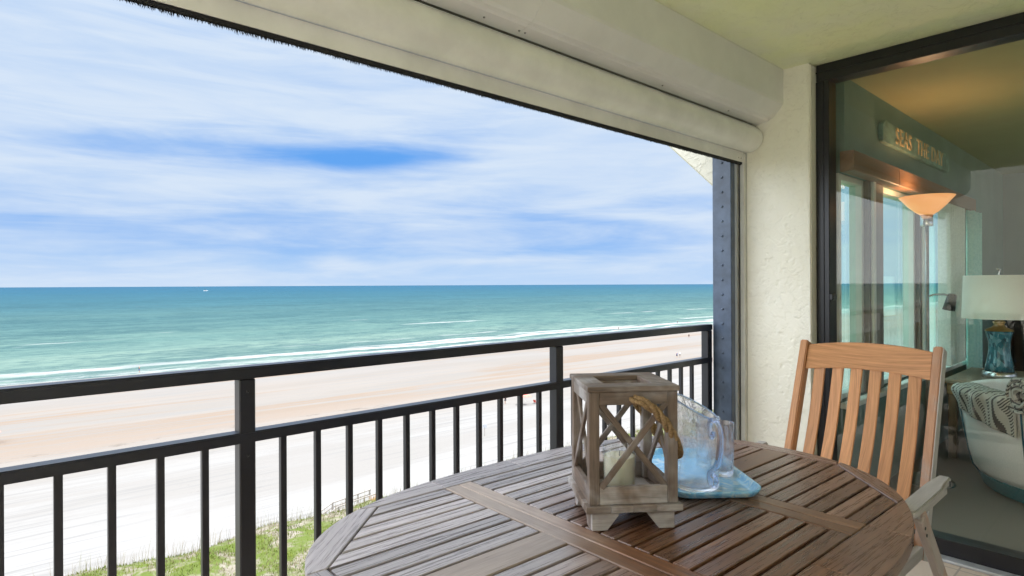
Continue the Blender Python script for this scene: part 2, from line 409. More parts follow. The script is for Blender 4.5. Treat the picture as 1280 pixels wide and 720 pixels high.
def tray_mat():
    m, t, p, _ = newmat('tray_blue_glaze')
    o = objc(t)
    n = noise(t, o, 28, 5, 0.6, 1.2)
    c = ramp(t, n, [(0.3, (0.11, 0.42, 0.84)), (0.5, (0.24, 0.60, 0.96)), (0.68, (0.66, 0.88, 1.0))])
    t.links.new(c, p.inputs['Base Color']); setp(p, Roughness=0.12); p.inputs['Coat Weight'].default_value = 0.6; p.inputs['Coat Roughness'].default_value = 0.05
    bump(t, p, noise(t, o, 45, 3, 0.5, 0.8), 0.5, 0.004); return m
M_TRAY = tray_mat()
def rope_mat():
    m, t, p, _ = newmat('sisal_rope')
    n = noise(t, mapping(t, objc(t), (1, 1, 1)), 180, 4, 0.6)
    c = ramp(t, n, [(0.3, (0.12, 0.07, 0.03)), (0.6, (0.34, 0.22, 0.11)), (0.8, (0.50, 0.36, 0.20))])
    t.links.new(c, p.inputs['Base Color']); setp(p, Roughness=0.85); bump(t, p, n, 0.6, 0.002); return m
M_ROPE = rope_mat()

# ------------------------------------------------------------------ ground, sea
SHORE = R(-1.5)                                             # the shore runs almost parallel to the balcony
SM = Matrix.Rotation(SHORE, 4, 'Z')
G = -23.7
def shore(x, y, z): return SM @ Vector((x, y, z))

def sand_mat():
    m, t, p, _ = newmat('beach_sand')
    o = objc(t); sp = t.nodes.new('ShaderNodeSeparateXYZ'); t.links.new(o, sp.inputs[0])
    x, y = sp.outputs[0], sp.outputs[1]
    nl = noise(t, mapping(t, o, (0.004, 0.05, 1)), 1.0, 5, 0.55, 0.5)
    nf = noise(t, mapping(t, o, (0.02, 0.25, 1)), 1.0, 5, 0.6, 0.6)
    yy = M_(t, 'ADD', y, M_(t, 'MULTIPLY', M_(t, 'SUBTRACT', nl, 0.5), 40.0))
    yy = M_(t, 'ADD', yy, M_(t, 'MULTIPLY', M_(t, 'SUBTRACT', nf, 0.5), 10.0))
    yy = M_(t, 'ADD', yy, M_(t, 'MULTIPLY', x, 0.03))
    f = M_(t, 'DIVIDE', M_(t, 'SUBTRACT', yy, 50.0), 160.0, clamp=True)
    c = ramp(t, f, [(0.0, (0.198, 0.195, 0.190)), (0.27, (0.190, 0.187, 0.182)), (0.33, (0.1760, 0.1672, 0.1566)), (0.40, (0.1672, 0.1461, 0.1285)),
                    (0.50, (0.1654, 0.1514, 0.1373)), (0.62, (0.1619, 0.1452, 0.1302)), (0.72, (0.1566, 0.1478, 0.1390)), (0.80, (0.1654, 0.1408, 0.1197)), (0.90, (0.1619, 0.1549, 0.1478)), (1.0, (0.1496, 0.1496, 0.1461))])
    mo = smooth(t, noise(t, mapping(t, o, (0.01, 0.07, 1), (0, 0, 0.02), (2, 2, 0)), 1.0, 6, 0.65, 0.5), 0.42, 0.60)
    c = mixc(t, M_(t, 'MULTIPLY', mo, 0.5), c, (0.140, 0.128, 0.115))
    # coquina orange streaks
    st = smooth(t, noise(t, mapping(t, o, (0.006, 0.09, 1), (0, 0, 0), (5, 3, 0)), 1.0, 6, 0.6, 0.7), 0.50, 0.60)
    band = M_(t, 'MULTIPLY', smooth(t, y, 100, 130), smooth(t, y, 197, 165))
    c = mixc(t, M_(t, 'MULTIPLY', M_(t, 'MULTIPLY', st, band), 0.68), c, (0.155, 0.110, 0.076))
    # tyre tracks and raked lines in the dry sand
    tr = noise(t, mapping(t, o, (0.03, 1.6, 1), (0, 0, 0.05), (1, 9, 0)), 1.0, 4, 0.55, 0.3)
    trm = M_(t, 'MULTIPLY', smooth(t, tr, 0.50, 0.62), smooth(t, noise(t, o, 0.05, 3, 0.5), 0.36, 0.56))
    c = mixc(t, M_(t, 'MULTIPLY', trm, 0.8), c, (0.140, 0.137, 0.133))
    foot = smooth(t, noise(t, o, 0.9, 4, 0.7), 0.52, 0.72)
    c = mixc(t, M_(t, 'MULTIPLY', foot, 0.22), c, (0.150, 0.146, 0.140))
    wl = M_(t, 'ABSOLUTE', M_(t, 'SUBTRACT', M_(t, 'ADD', y, M_(t, 'MULTIPLY', M_(t, 'SUBTRACT', noise(t, mapping(t, o, (0.012, 0.0, 1)), 1.0, 5, 0.6), 0.5), 22.0)), 112.0))
    wk = M_(t, 'MULTIPLY', smooth(t, wl, 1.6, 0.3), smooth(t, noise(t, mapping(t, o, (0.25, 0.6, 1)), 1.0, 5, 0.75), 0.50, 0.62))
    c = mixc(t, M_(t, 'MULTIPLY', wk, 0.55), c, (0.075, 0.062, 0.048))
    spk = smooth(t, noise(t, mapping(t, o, (0.5, 0.9, 1), (0, 0, 0), (3, 3, 3)), 1.0, 3, 0.8), 0.70, 0.76)
    c = mixc(t, M_(t, 'MULTIPLY', spk, 0.6), c, (0.09, 0.08, 0.07))
    t.links.new(c, p.inputs['Base Color']); setp(p, Roughness=0.9); p.inputs['Specular IOR Level'].default_value = 0.15
    bump(t, p, M_(t, 'ADD', M_(t, 'MULTIPLY', tr, 0.8), noise(t, o, 1.2, 5, 0.65)), 0.5, 0.12)
    return m
def sea_mat():
    m, t, p, _ = newmat('sea_water')
    o = objc(t); sp = t.nodes.new('ShaderNodeSeparateXYZ'); t.links.new(o, sp.inputs[0])
    x, y = sp.outputs[0], sp.outputs[1]
    ly = M_(t, 'LOGARITHM', M_(t, 'MAXIMUM', y, 100.0), 10.0)          # 2.3 shore .. 4.6 horizon
    sw = noise(t, mapping(t, o, (0.0012, 0.012, 1)), 1.0, 6, 0.6, 0.6)
    f = M_(t, 'DIVIDE', M_(t, 'SUBTRACT', M_(t, 'ADD', ly, M_(t, 'MULTIPLY', M_(t, 'SUBTRACT', sw, 0.5), 0.35)), 2.25), 2.0, clamp=True)
    c = ramp(t, f, [(0.0, (0.112, 0.152, 0.134)), (0.05, (0.082, 0.130, 0.114)), (0.14, (0.050, 0.098, 0.092)), (0.24, (0.032, 0.076, 0.080)), (0.40, (0.017, 0.062, 0.083)), (0.62, (0.009, 0.053, 0.090)), (1.0, (0.006, 0.046, 0.094))])
    # chop: light and dark flecks whose size follows the swell
    ch = noise(t, mapping(t, o, (0.10, 0.22, 1)), 1.0, 5, 0.75, 0.5)
    ch2 = noise(t, mapping(t, o, (0.020, 0.042, 1)), 1.0, 6, 0.72, 0.4)
    ch3 = noise(t, mapping(t, o, (0.0035, 0.008, 1)), 1.0, 6, 0.7, 0.4)
    fl = M_(t, 'ADD', M_(t, 'MULTIPLY', ch, 0.40), M_(t, 'ADD', M_(t, 'MULTIPLY', ch2, 0.35), M_(t, 'MULTIPLY', ch3, 0.25)))
    c = mixc(t, smooth(t, fl, 0.42, 0.58), mixc(t, 0.55, c, (0.012, 0.044, 0.056)), mixc(t, 1.0, c, (1.28, 1.20, 1.16), 'MULTIPLY'))
    # foam on the breaking waves
    wob = M_(t, 'MULTIPLY', M_(t, 'SUBTRACT', noise(t, mapping(t, o, (0.010, 0.0, 1)), 1.0, 4, 0.6), 0.5), 34.0)
    fine = noise(t, mapping(t, o, (0.07, 0.30, 1)), 1.0, 7, 0.78, 0.6)
    seg = noise(t, mapping(t, o, (0.011, 0.02, 1), (0, 0, 0), (7, 1, 0)), 1.0, 3, 0.5)
    foam = None
    for y0, w, lo, hi, sh in ((223, 5.0, 0.24, 0.46, 0.8), (232, 3.2, 0.40, 0.56, 0.95), (211, 2.2, 0.46, 0.58, 1.3), (252, 2.6, 0.55, 0.66, 0.8), (338, 4.2, 0.50, 0.62, 1.0), (405, 3.0, 0.60, 0.68, 0.9)):
        wy = M_(t, 'ADD', y, M_(t, 'MULTIPLY', wob, sh))
        d = M_(t, 'DIVIDE', M_(t, 'ABSOLUTE', M_(t, 'SUBTRACT', wy, y0)), w)
        k = smooth(t, M_(t, 'ADD', d, M_(t, 'MULTIPLY', M_(t, 'SUBTRACT', fine, 0.5), 3.4)), 1.15, 0.25)
        sg = smooth(t, M_(t, 'ADD', seg, (y0*0.37 % 0.07)-0.035), lo, hi)
        k = M_(t, 'MULTIPLY', k, sg)
        foam = k if foam is None else M_(t, 'MAXIMUM', foam, k)
    # swash lace at the water's edge
    ed = M_(t, 'ADD', y, M_(t, 'MULTIPLY', wob, 0.6))
    lace = M_(t, 'MULTIPLY', smooth(t, ed, 216, 204), smooth(t, fine, 0.42, 0.58))
    foam = M_(t, 'MAXIMUM', foam, M_(t, 'MULTIPLY', lace, 0.75))
    caps = M_(t, 'MULTIPLY', smooth(t, noise(t, mapping(t, o, (0.02, 0.10, 1), (0, 0, 0), (3, 8, 0)), 1.0, 5, 0.6), 0.70, 0.75), 0.7)
    foam = M_(t, 'MAXIMUM', foam, caps)
    c = mixc(t, foam, c, (0.25, 0.255, 0.255))
    t.links.new(c, p.inputs['Base Color'])
    t.links.new(mixc(t, foam, (0.5,)*3, (0.9,)*3), p.inputs['Roughness']); p.inputs['Specular IOR Level'].default_value = 0.02
    bump(t, p, M_(t, 'ADD', M_(t, 'MULTIPLY', ch, 0.6), ch2), 0.6, 1.2)
    return m
def dune_mat():
    m, t, p, _ = newmat('dune_ground')
    o = objc(t)
    n = noise(t, o, 0.35, 6, 0.65, 0.6); n2 = noise(t, o, 1.6, 5, 0.65)
    c = mixc(t, smooth(t, n2, 0.35, 0.65), (0.13, 0.115, 0.085), (0.20, 0.18, 0.15))
    c = mixc(t, smooth(t, n, 0.42, 0.56), c, (0.075, 0.100, 0.022))
    t.links.new(c, p.inputs['Base Color']); setp(p, Roughness=0.95); p.inputs['Specular IOR Level'].default_value = 0.1
    bump(t, p, n2, 0.6, 0.15); return m

EDGE = 60.8
def dune_h(x, y):
    """height of the dune above the beach at shore coordinates"""
    e = EDGE+1.6*mnoise.noise(Vector((x*0.11, 0.3, 0)))+0.8*mnoise.noise(Vector((x*0.4, 1.3, 0)))
    d = e-y
    h = 2.2*max(0.0, min(1.0, (d+1.0)/3.5))
    h = h*h*(3-2*h/2.2)/2.2 if h < 2.2 else 2.2
    return h+0.35*mnoise.noise(Vector((x*0.16, y*0.16, 2.0)))*min(1, max(0, d/4))
def ground():
    b = MB()
    def f(u, v):
        x = -6000+12000*u; y = -60+330*v
        z = 0 if y < 165 else -(y-165)*0.006
        return (x, y, G+z)
    b.grid(f, 30, 66)
    s = b.build('beach_sand', sand_mat(), kind='structure'); s.matrix_world = SM
    b = MB()
    ys = [188, 30000]
    b.quad((-40000, 188, G-0.22), (40000, 188, G-0.22), (40000, 45000, G-0.22), (-40000, 45000, G-0.22))
    s = b.build('sea', sea_mat(), kind='structure'); s.matrix_world = SM
    b = MB()
    def f(u, v):
        x = -60+200*u; y = 24+40*v
        return (x, y, G-0.06+dune_h(x, y)+(0.0 if y < EDGE-2 else -0.02))
    b.grid(f, 240, 60)
    s = b.build('dune', dune_mat(), kind='structure'); s.matrix_world = SM
    b = MB()
    b.grid(lambda u, v: (-300+900*u, -200+225*v, G+0.05), 12, 6)
    s = b.build('lawn', dune_mat(), kind='structure'); s.matrix_world = SM
    # seabed far ground beyond the sand so nothing is open below the horizon
ground()

def leafmat(name, a, b_, spec=0.2):
    m, t, p, _ = newmat(name); r = rnd(t)
    c = mixc(t, r[0], a, b_); t.links.new(c, p.inputs['Base Color']); setp(p, Roughness=0.6)
    p.inputs['Specular IOR Level'].default_value = spec; return m
def dune_grass():
    def blades(count, xr, yr, hr, wid, pred, name, mat, label, cat):
        verts, faces, cols = [], [], []
        k = 0; tries = 0
        while k < count and tries < count*12:
            tries += 1
            x = rng.uniform(*xr); y = rng.uniform(*yr)
            pr = pred(x, y)
            if rng.random() > pr: continue
            hh = rng.uniform(*hr)*(0.6+0.6*rng.random())
            z0 = G-0.08+dune_h(x, y)
            a = rng.uniform(0, 6.28); ln = rng.uniform(0.1, 0.5)*hh
            dx, dy = math.cos(a)*wid, math.sin(a)*wid
            lx, ly = -math.sin(a)*ln+0.1*hh, math.cos(a)*ln
            i = len(verts)
            verts += [(x-dx, y-dy, z0), (x+dx, y+dy, z0), (x+dx*0.6+lx*0.4, y+dy*0.6+ly*0.4, z0+hh*0.6), (x-dx*0.6+lx*0.4, y-dy*0.6+ly*0.4, z0+hh*0.6), (x+lx, y+ly, z0+hh)]
            faces += [(i, i+1, i+2, i+3), (i+3, i+2, i+4)]
            c = max(0, min(1, 0.5+0.9*mnoise.noise(Vector((x*0.45, y*0.45, 5)))+rng.uniform(-0.25, 0.25)))
            cols.append(c); k += 1
        me = bpy.data.meshes.new(name); me.from_pydata(verts, [], faces)
        ca = me.color_attributes.new('rnd', 'FLOAT_COLOR', 'POINT')
        for i, c in enumerate(cols):
            for j in range(5): ca.data[i*5+j].color = (c, c, c, 1)
        me.materials.append(mat)
        o = bpy.data.objects.new(name, me); COL.objects.link(o); o.matrix_world = SM
        tag(o, label, cat, kind='stuff')
    def cl(x, y):
        n = mnoise.noise(Vector((x*0.22, y*0.3, 9)))+0.5*mnoise.noise(Vector((x*0.7, y*0.7, 4)))
        return (1.0 if n > -0.08 else 0.15)*(1 if y < EDGE-0.5 else 0.2)
    g1 = leafmat('dune_grass_leaf', (0.055, 0.095, 0.010), (0.170, 0.200, 0.026))
    g2 = leafmat('dune_straw_leaf', (0.19, 0.145, 0.085), (0.125, 0.125, 0.05))
    blades(46000, (0, 105), (34, EDGE+1), (0.12, 0.32), 0.030, cl, 'dune_grass', g1, 'low bright green grass matting the top of the dune', 'grass')
    blades(30000, (0, 105), (34, EDGE+1), (0.15, 0.42), 0.022, lambda x, y: 1.0 if mnoise.noise(Vector((x*0.3, y*0.35, 19))) > 0.02 else 0.25, 'dry_grass', g2, 'dry straw-coloured grass scattered between the green dune grass', 'grass')
    blades(1500, (0, 110), (EDGE-4, EDGE+3), (0.9, 2.0), 0.014, lambda x, y: 1.0 if mnoise.noise(Vector((x*0.25, 3.3, 1))) > -0.05 else 0.1, 'sea_oats', g2, 'thin dry sea oats stalks standing along the seaward edge of the dune', 'grass')
dune_grass()

# ------------------------------------------------------------------ building shell around the balcony
XW = 3.336           # face of the stucco end wall
CZ = 2.464           # ceiling height
XL = -0.95           # roof ends short here, an opening added to light the party wall at XP
XP = -2.2
def shell():
    b = MB(); b.box(XP, 3.47, -1.25, 1.93, -0.22, 0.0); b.build('floor', M_TILE, kind='structure')
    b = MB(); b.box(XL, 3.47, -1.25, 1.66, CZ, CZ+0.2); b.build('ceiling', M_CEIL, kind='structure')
    b = MB(); b.box(XL, 9.0, -2.55, 1.75, CZ+0.205, CZ+0.5); b.build('roof_slab', M_BRACK, label='pale stucco slab edge closing the storey above the balcony', cat='slab')  # left and back edges cut short to let the sun in
    b = MB(); b.box(XP, 3.39, -1.45, -1.25, -0.0, CZ); b.build('stucco_wall', M_WALL, label='cream stucco wall behind the seat side of the balcony', cat='wall')
    b = MB()
    b.box(XP-0.15, XP-0.001, -1.45, 1.93, -0.22, 2.78)
    b.build('stucco_wall', M_WALL, label='cream party wall closing the far left end of the balcony, sunlit through an added roof gap', cat='wall')
    b = MB()
    # end wall column: front face, jamb return towards the door frame
    b.box(XW, 3.60, 1.305, 1.66, 0.0, CZ, 0.008, grain=2, seg=2)
    def rel(y, z):
        v = Vector((y*7, z*7, 1.7)); n = mnoise.noise(v)+0.5*mnoise.noise(v*2.1)+0.25*mnoise.noise(v*4.3)
        k = max(0, min(1, (n-0.02)/0.07)); k2 = max(0, min(1, (n+0.33)/0.06))
        pit = mnoise.noise(Vector((y*45, z*45, 8))); pit = max(0, min(1, (-pit-0.33)/0.12))
        crack = mnoise.noise(Vector((y*4.0, z*4.0, 31)))+0.35*mnoise.noise(Vector((y*15, z*15, 3)))
        ck = max(0, 1-abs(crack)/0.012)*(1 if mnoise.noise(Vector((y*2, z*2, 55))) > 0.02 else 0)
        return 0.0022*k+0.0016*k2-0.0022*pit-0.0022*ck+0.0006*mnoise.noise(Vector((y*80, z*80, 5)))
    def face(u, v):
        y = 1.309+(1.658-1.309)*u; z = CZ*v
        edge = min(1, min(u, 1-u)/0.02)
        return (XW-0.0015-0.75*rel(y, z)*edge, y, z)
    b.grid(lambda u, v: face(1-u, v), 110, 700)
    b.build('stucco_wall', M_WALL, label='narrow cream stucco wall between the shutter track and the sliding glass door', cat='wall')
    b = MB()
    # fascia above the opening
    b.box(XL, XW, 1.66, 1.86, 2.16, CZ+0.2); b.build('fascia_beam', M_BRACK, label='stucco beam over the balcony opening behind the shutter', cat='beam')
    # outer stucco bracket with a sloping underside beyond the steel beam
    b = MB()
    m = Matrix(((0, 0, 1, 0), (1, 0, 0, 0), (0, 1, 0, 0), (0, 0, 0, 1)))      # xy -> yz
    b.prism([(1.662, 0.0), (1.80, 0.0), (1.80, 1.79), (2.70, 2.66), (1.662, 2.66)], 3.37, 3.58, 0.01, m)
    b.build('stucco_bracket', M_BRACK, label='rough stucco bracket sloping up outside the opening above the blue steel beam', cat='bracket')
shell()

# ------------------------------------------------------------------ railing
D = 1.80
def railing():
    t = empty('balcony_railing', (0.6045, D+0.025, 0), label='black metal balcony railing along the sea side behind the table', cat='railing')
    def L(b, name, m): return b.build(name, m, t, world=True)
    x0, x1 = XP+0.003, 3.198
    b = MB(); b.box(x0, x1, D-0.002, D+0.050, 1.022, 1.057, 0.004, seg=2); L(b, 'top_rail', M_RAIL)
    b = MB(); b.box(x0, x1, D, D+0.048, 0.837, 0.868, 0.003, seg=2); L(b, 'middle_rail', M_RAIL)
    b = MB(); b.box(x0, x1, D, D+0.045, 0.085, 0.115, 0.003); L(b, 'bottom_rail', M_RAIL)
    p1 = 0.6045; pitch = 1.313; s = pitch/12
    for k in range(-2, 3):
        xc = p1+pitch*k
        if k == 2: xc = 3.175
        b = MB(); b.box(xc-0.0225, xc+0.0225, D+0.002, D+0.047, 0.0, 1.021, 0.003)
        b.box(xc-0.05, xc+0.05, D-0.02, D+0.07, 0.0005, 0.010, 0.002)
        L(b, 'post', M_POST)
        for zz in (0.985, 0.80, 0.45):
            b = MB(); b.lathe([(0, 0.002), (0.003, 0.0016), (0.004, 0), (0.004, -0.001)], n=10, mtx=Matrix.Translation((xc, D+0.002, zz)) @ Matrix.Rotation(R(90), 4, 'X'))
            L(b, 'screw', M_POST)
    for i in range(-31, 24):
        if i % 12 == 0: continue
        xc = p1+s*i
        if xc < x0+0.03 or xc > 3.11: continue
        b = MB(); b.box(xc-0.009, xc+0.009, D+0.014, D+0.033, 0.114, 0.838, 0.0015); L(b, 'baluster', M_RAIL)
railing()

# ------------------------------------------------------------------ steel beam with bolt heads
def beam():
    t = empty('steel_beam', (3.24, 1.75, 0), label='blue grey steel beam with a row of bolt heads standing at the railing end', cat='beam')
    b = MB(); b.box(3.205, 3.252, 1.688, 1.802, 0.0, 2.30, 0.003); b.build('column', M_BEAM, t, world=True)
    for k in range(26):
        z = 0.06+k*0.0835
        b = MB(); b.lathe([(0.0, 0.006), (0.004, 0.0058), (0.0065, 0.004), (0.0075, 0.0), (0.0075, -0.001)], n=10,
                          mtx=Matrix.Translation((3.205, 1.742, z)) @ Matrix.Rotation(R(-90), 4, 'Y'))
        b.build('bolt', M_BEAM, t, world=True)
beam()

# ------------------------------------------------------------------ roll shutter
def shutter():
    t = empty('roll_shutter', (XW, 1.62, 2.0), label='white rolled up hurricane shutter with box housing along the top of the opening', cat='shutter')
    x0 = XL+0.02; xe = XW-0.003
    P = [(1.446, CZ-0.001), (1.446, 2.285), (1.449, 2.272), (1.498, 2.214), (1.510, 2.207), (1.526, 2.204), (1.535, 2.196), (1.598, 2.188), (1.60, 2.20), (1.655, 2.22), (1.655, CZ-0.001)]
    for xa, xb in ((x0, 1.470), (1.4712, xe)):
        b = MB(); b.profile(P, xa, xb); b.build('housing', M_BOX, t, world=True)
    b = MB(); b.box(x0, xe, 1.603, 1.70, 2.165, 2.184); b.build('dark_gap', M_BLACK, t, world=True)  # black strip drawn in the gap above the roll cover
    b = MB()
    pr = [(1.603, 2.183)]
    for i in range(25):
        a = R(118+(283-118)*i/24)
        pr.append((1.637+0.0745*math.cos(a)*1.04, 2.113+0.0745*math.sin(a)))
    pr += [(1.664, 2.046), (1.70, 2.050), (1.70, 2.16), (1.62, 2.186)]
    b.profile(pr, x0, xe-0.006, sm=False)
    o = b.build('roll_cover', M_WHITE, t, world=True)
    for p in o.data.polygons: p.use_smooth = abs(p.normal.x) < 0.5
    o.data.set_sharp_from_angle(angle=R(25)) if hasattr(o.data, 'set_sharp_from_angle') else None
    b = MB(); b.profile([(1.668, 2.0435), (1.672, 2.046), (1.688, 2.046), (1.69, 2.040), (1.69, 1.990), (1.6865, 1.986), (1.668, 1.986)], x0, xe-0.02)
    b.build('bottom_bar', M_WHITE, t, world=True)
    b = MB(); b.box(x0, xe-0.022, 1.672, 1.6865, 1.974, 1.9865)
    # ragged brush bristles under the bar
    v0 = b.bm.verts; i = 0; x = -0.8
    while x < xe-0.03:
        i += 1
        rag = 0.5+0.5*mnoise.noise(Vector((x*6, 0, 0)))+0.3*mnoise.noise(Vector((x*30, 0, 0)))
        far = max(0.25, 1.0-x/2.4)
        L = (0.006+0.016*max(0, rag)*far)*rng.uniform(0.7, 1.15)
        y = rng.uniform(1.674, 1.685); w = 0.0016; dx = rng.uniform(-0.006, 0.010)*far
        z = 1.976
        b.bm.faces.new([v0.new((x-w, y, z)), v0.new((x+w, y, z)), v0.new((x+dx+w*0.3, y+rng.uniform(-.003, .003), z-L))])
        b.bm.faces.new([v0.new((x, y-w, z)), v0.new((x, y+w, z)), v0.new((x+dx, y+w*0.3, z-L*rng.uniform(.8, 1)))])
        x += rng.uniform(0.0008, 0.0022)
    b.build('brush_seal', M_BLACK, t, world=True)
    for xs in [1.30, 1.462, 1.49, 2.35, 2.95]:
        b = MB(); b.lathe([(0, 0.003), (0.003, 0.0025), (0.0042, 0), (0.0042, -0.001)], n=10, mtx=Matrix.Translation((xs, 1.565, 2.1915)) @ Matrix.Rotation(R(180), 4, 'X'))
        b.build('screw', M_SCREW, t, world=True)
    for k in (0, 1):
        b = MB(); b.lathe([(0, 0.003), (0.003, 0.0025), (0.0042, 0), (0.0042, -0.001)], n=10, mtx=Matrix.Translation((xe-0.075+0.028*k, 1.669, 2.006)) @ Matrix.Rotation(R(90), 4, 'X'))
        b.build('screw', M_SCREW, t, world=True)
    # side guide rails
    t = empty('shutter_track', (XW, 1.70, 0), label='white vertical shutter guide rail with a dark slot beside the stucco wall', cat='track')
    b = MB(); b.box(XW-0.030, XW-0.001, 1.661, 1.686, 0.0, 2.035, 0.002); b.build('channel_side', M_TRACKW, t, world=True)
    b = MB(); b.box(XW-0.008, XW-0.001, 1.6865, 1.702, 0.0, 2.03); b.build('slot', M_BLACK, t, world=True)
    b = MB(); b.box(XW-0.030, XW-0.001, 1.7025, 1.736, 0.0, 2.035, 0.002); b.build('channel_side', M_TRACKW, t, world=True)
shutter()

# ------------------------------------------------------------------ sliding glass door
def door():
    t = empty('sliding_door', (3.43, 0, 0), label='large sliding glass door in a black frame reflecting the sea', cat='glass door')
    b = MB(); b.box(3.400, 3.50, -2.2, 1.300, 2.372, CZ-0.002, 0.003); b.box(3.392, 3.3995, -2.2, 1.300, 2.415, 2.421, 0.001)
    b.build('header', M_DOORF, t, world=True)
    b = MB(); b.box(3.400, 3.50, 1.236, 1.303, 0.004, 2.3715, 0.003); b.box(3.394, 3.3995, 1.262, 1.268, 0.09, 2.37, 0.001)
    b.build('jamb', M_DOORF, t, world=True)
    b = MB(); b.box(3.400, 3.50, -2.2, 1.2355, 0.004, 0.086, 0.003); b.build('bottom_rail', M_DOORF, t, world=True)
    b = MB(); b.box(3.43, 3.475, -0.10, -0.02, 0.087, 2.371, 0.003); b.build('meeting_stile', M_DOORF, t, world=True)
    b = MB(); b.box(3.449, 3.455, -2.2, 1.236, 0.086, 2.372); b.build('pane', M_DGLASS, t, world=True)
    b = MB(); b.box(3.386, 3.446, 1.215, 1.235, 1.20, 1.235, 0.004); b.build('latch', M_DOORF, t, world=True)
    b = MB(); b.box(3.340, 3.399, -2.2, 1.30, 0.001, 0.014, 0.003); b.build('threshold', M_ALU, t, world=True)
door()

# ------------------------------------------------------------------ living room behind the glass
RY = 1.23            # inner face of the window wall
def fabric(name, a, b_, scale=120, rough=0.85):
    m, t, p, _ = newmat(name); o = objc(t)
    w = noise(t, o, scale, 3, 0.6); n = noise(t, o, 3, 4, 0.6)
    c = mixc(t, smooth(t, w, 0.35, 0.65), a, b_); c = mixc(t, M_(t, 'MULTIPLY', n, 0.25), c, tuple(x*0.7 for x in a))
    t.links.new(c, p.inputs['Base Color']); setp(p, Roughness=rough); bump(t, p, w, 0.3, 0.002); return m
M_RWALL = plain('room_wall_teal', (0.135, 0.215, 0.195), 0.7, 0, 0.08, 3, 0.05)
M_RWALL2 = plain('room_wall_grey', (0.15, 0.19, 0.18), 0.7, 0, 0.06, 3, 0.05)
M_RCEIL = plain('room_ceiling', (0.29, 0.32, 0.18), 0.8, 0, 0.06, 2, 0.05)
M_WFRAME = plain('window_frame_pale', (0.62, 0.64, 0.60), 0.4, 0, 0.05, 6)
M_MULL = plain('mullion_grey_brown', (0.20, 0.18, 0.16), 0.5, 0, 0.1, 6)
M_CURT = fabric('curtain_teal', (0.30, 0.60, 0.54), (0.38, 0.68, 0.61), 60)  # pale teal carries the sky mirrored in the glass across the curtain
M_BLIND = fabric('blind_white', (0.66, 0.70, 0.66), (0.74, 0.78, 0.74), 60)
M_SHADE = fabric('lampshade_linen', (0.80, 0.78, 0.68), (0.86, 0.84, 0.75), 200)
M_CHAIRF = fabric('armchair_canvas', (0.82, 0.82, 0.80), (0.88, 0.88, 0.86), 150)
M_TEAL = fabric('armchair_teal', (0.02, 0.16, 0.20), (0.03, 0.21, 0.25), 100)
M_NAVY = fabric('seam_blue', (0.02, 0.10, 0.15), (0.03, 0.13, 0.19), 100)
M_DARK = plain('dark_furniture', (0.035, 0.040, 0.042), 0.5, 0, 0.2, 6)
M_SLATE = plain('slate_panel', (0.12, 0.14, 0.16), 0.5, 0, 0.2, 6)
M_BRASS = plain('brass', (0.62, 0.40, 0.18), 0.28, 0.85, 0.15, 10)
M_CHROME = plain('brushed_steel', (0.55, 0.55, 0.55), 0.25, 0.9, 0.1, 20)
M_SOFA = fabric('sofa_pale_blue', (0.42, 0.50, 0.54), (0.50, 0.58, 0.62), 100)

def stripes(name, ax, freq, a, b_, zig=0.0):
    m, t, p, _ = newmat(name); uv = uvc(t)
    sp = t.nodes.new('ShaderNodeSeparateXYZ'); t.links.new(uv, sp.inputs[0])
    u, v = sp.outputs[0], sp.outputs[1]
    s1 = M_(t, 'SINE', M_(t, 'MULTIPLY', u, freq))
    s2 = M_(t, 'SINE', M_(t, 'ADD', M_(t, 'MULTIPLY', v, freq*1.6), M_(t, 'MULTIPLY', M_(t, 'PINGPONG', M_(t, 'MULTIPLY', u, freq*0.5), 1.0), zig)))
    k = M_(t, 'MULTIPLY', smooth(t, s1, -0.15, 0.15), smooth(t, s2, -0.2, 0.2))
    solid = smooth(t, M_(t, 'SINE', M_(t, 'MULTIPLY', u, freq*0.31)), 0.55, 0.75)
    k = M_(t, 'MAXIMUM', k, M_(t, 'MULTIPLY', solid, smooth(t, s1, 0.2, 0.5)))
    c = mixc(t, k, a, b_)
    t.links.new(c, p.inputs['Base Color']); setp(p, Roughness=0.9); bump(t, p, noise(t, objc(t), 200, 3, 0.6), 0.4, 0.003); return m
M_THROW = stripes('throw_woven', 0, 210.0, (0.50, 0.49, 0.44), (0.085, 0.085, 0.088), 2.0)
M_PILLOW = stripes('pillow_woven', 0, 160.0, (0.50, 0.50, 0.46), (0.09, 0.10, 0.11), 3.0)

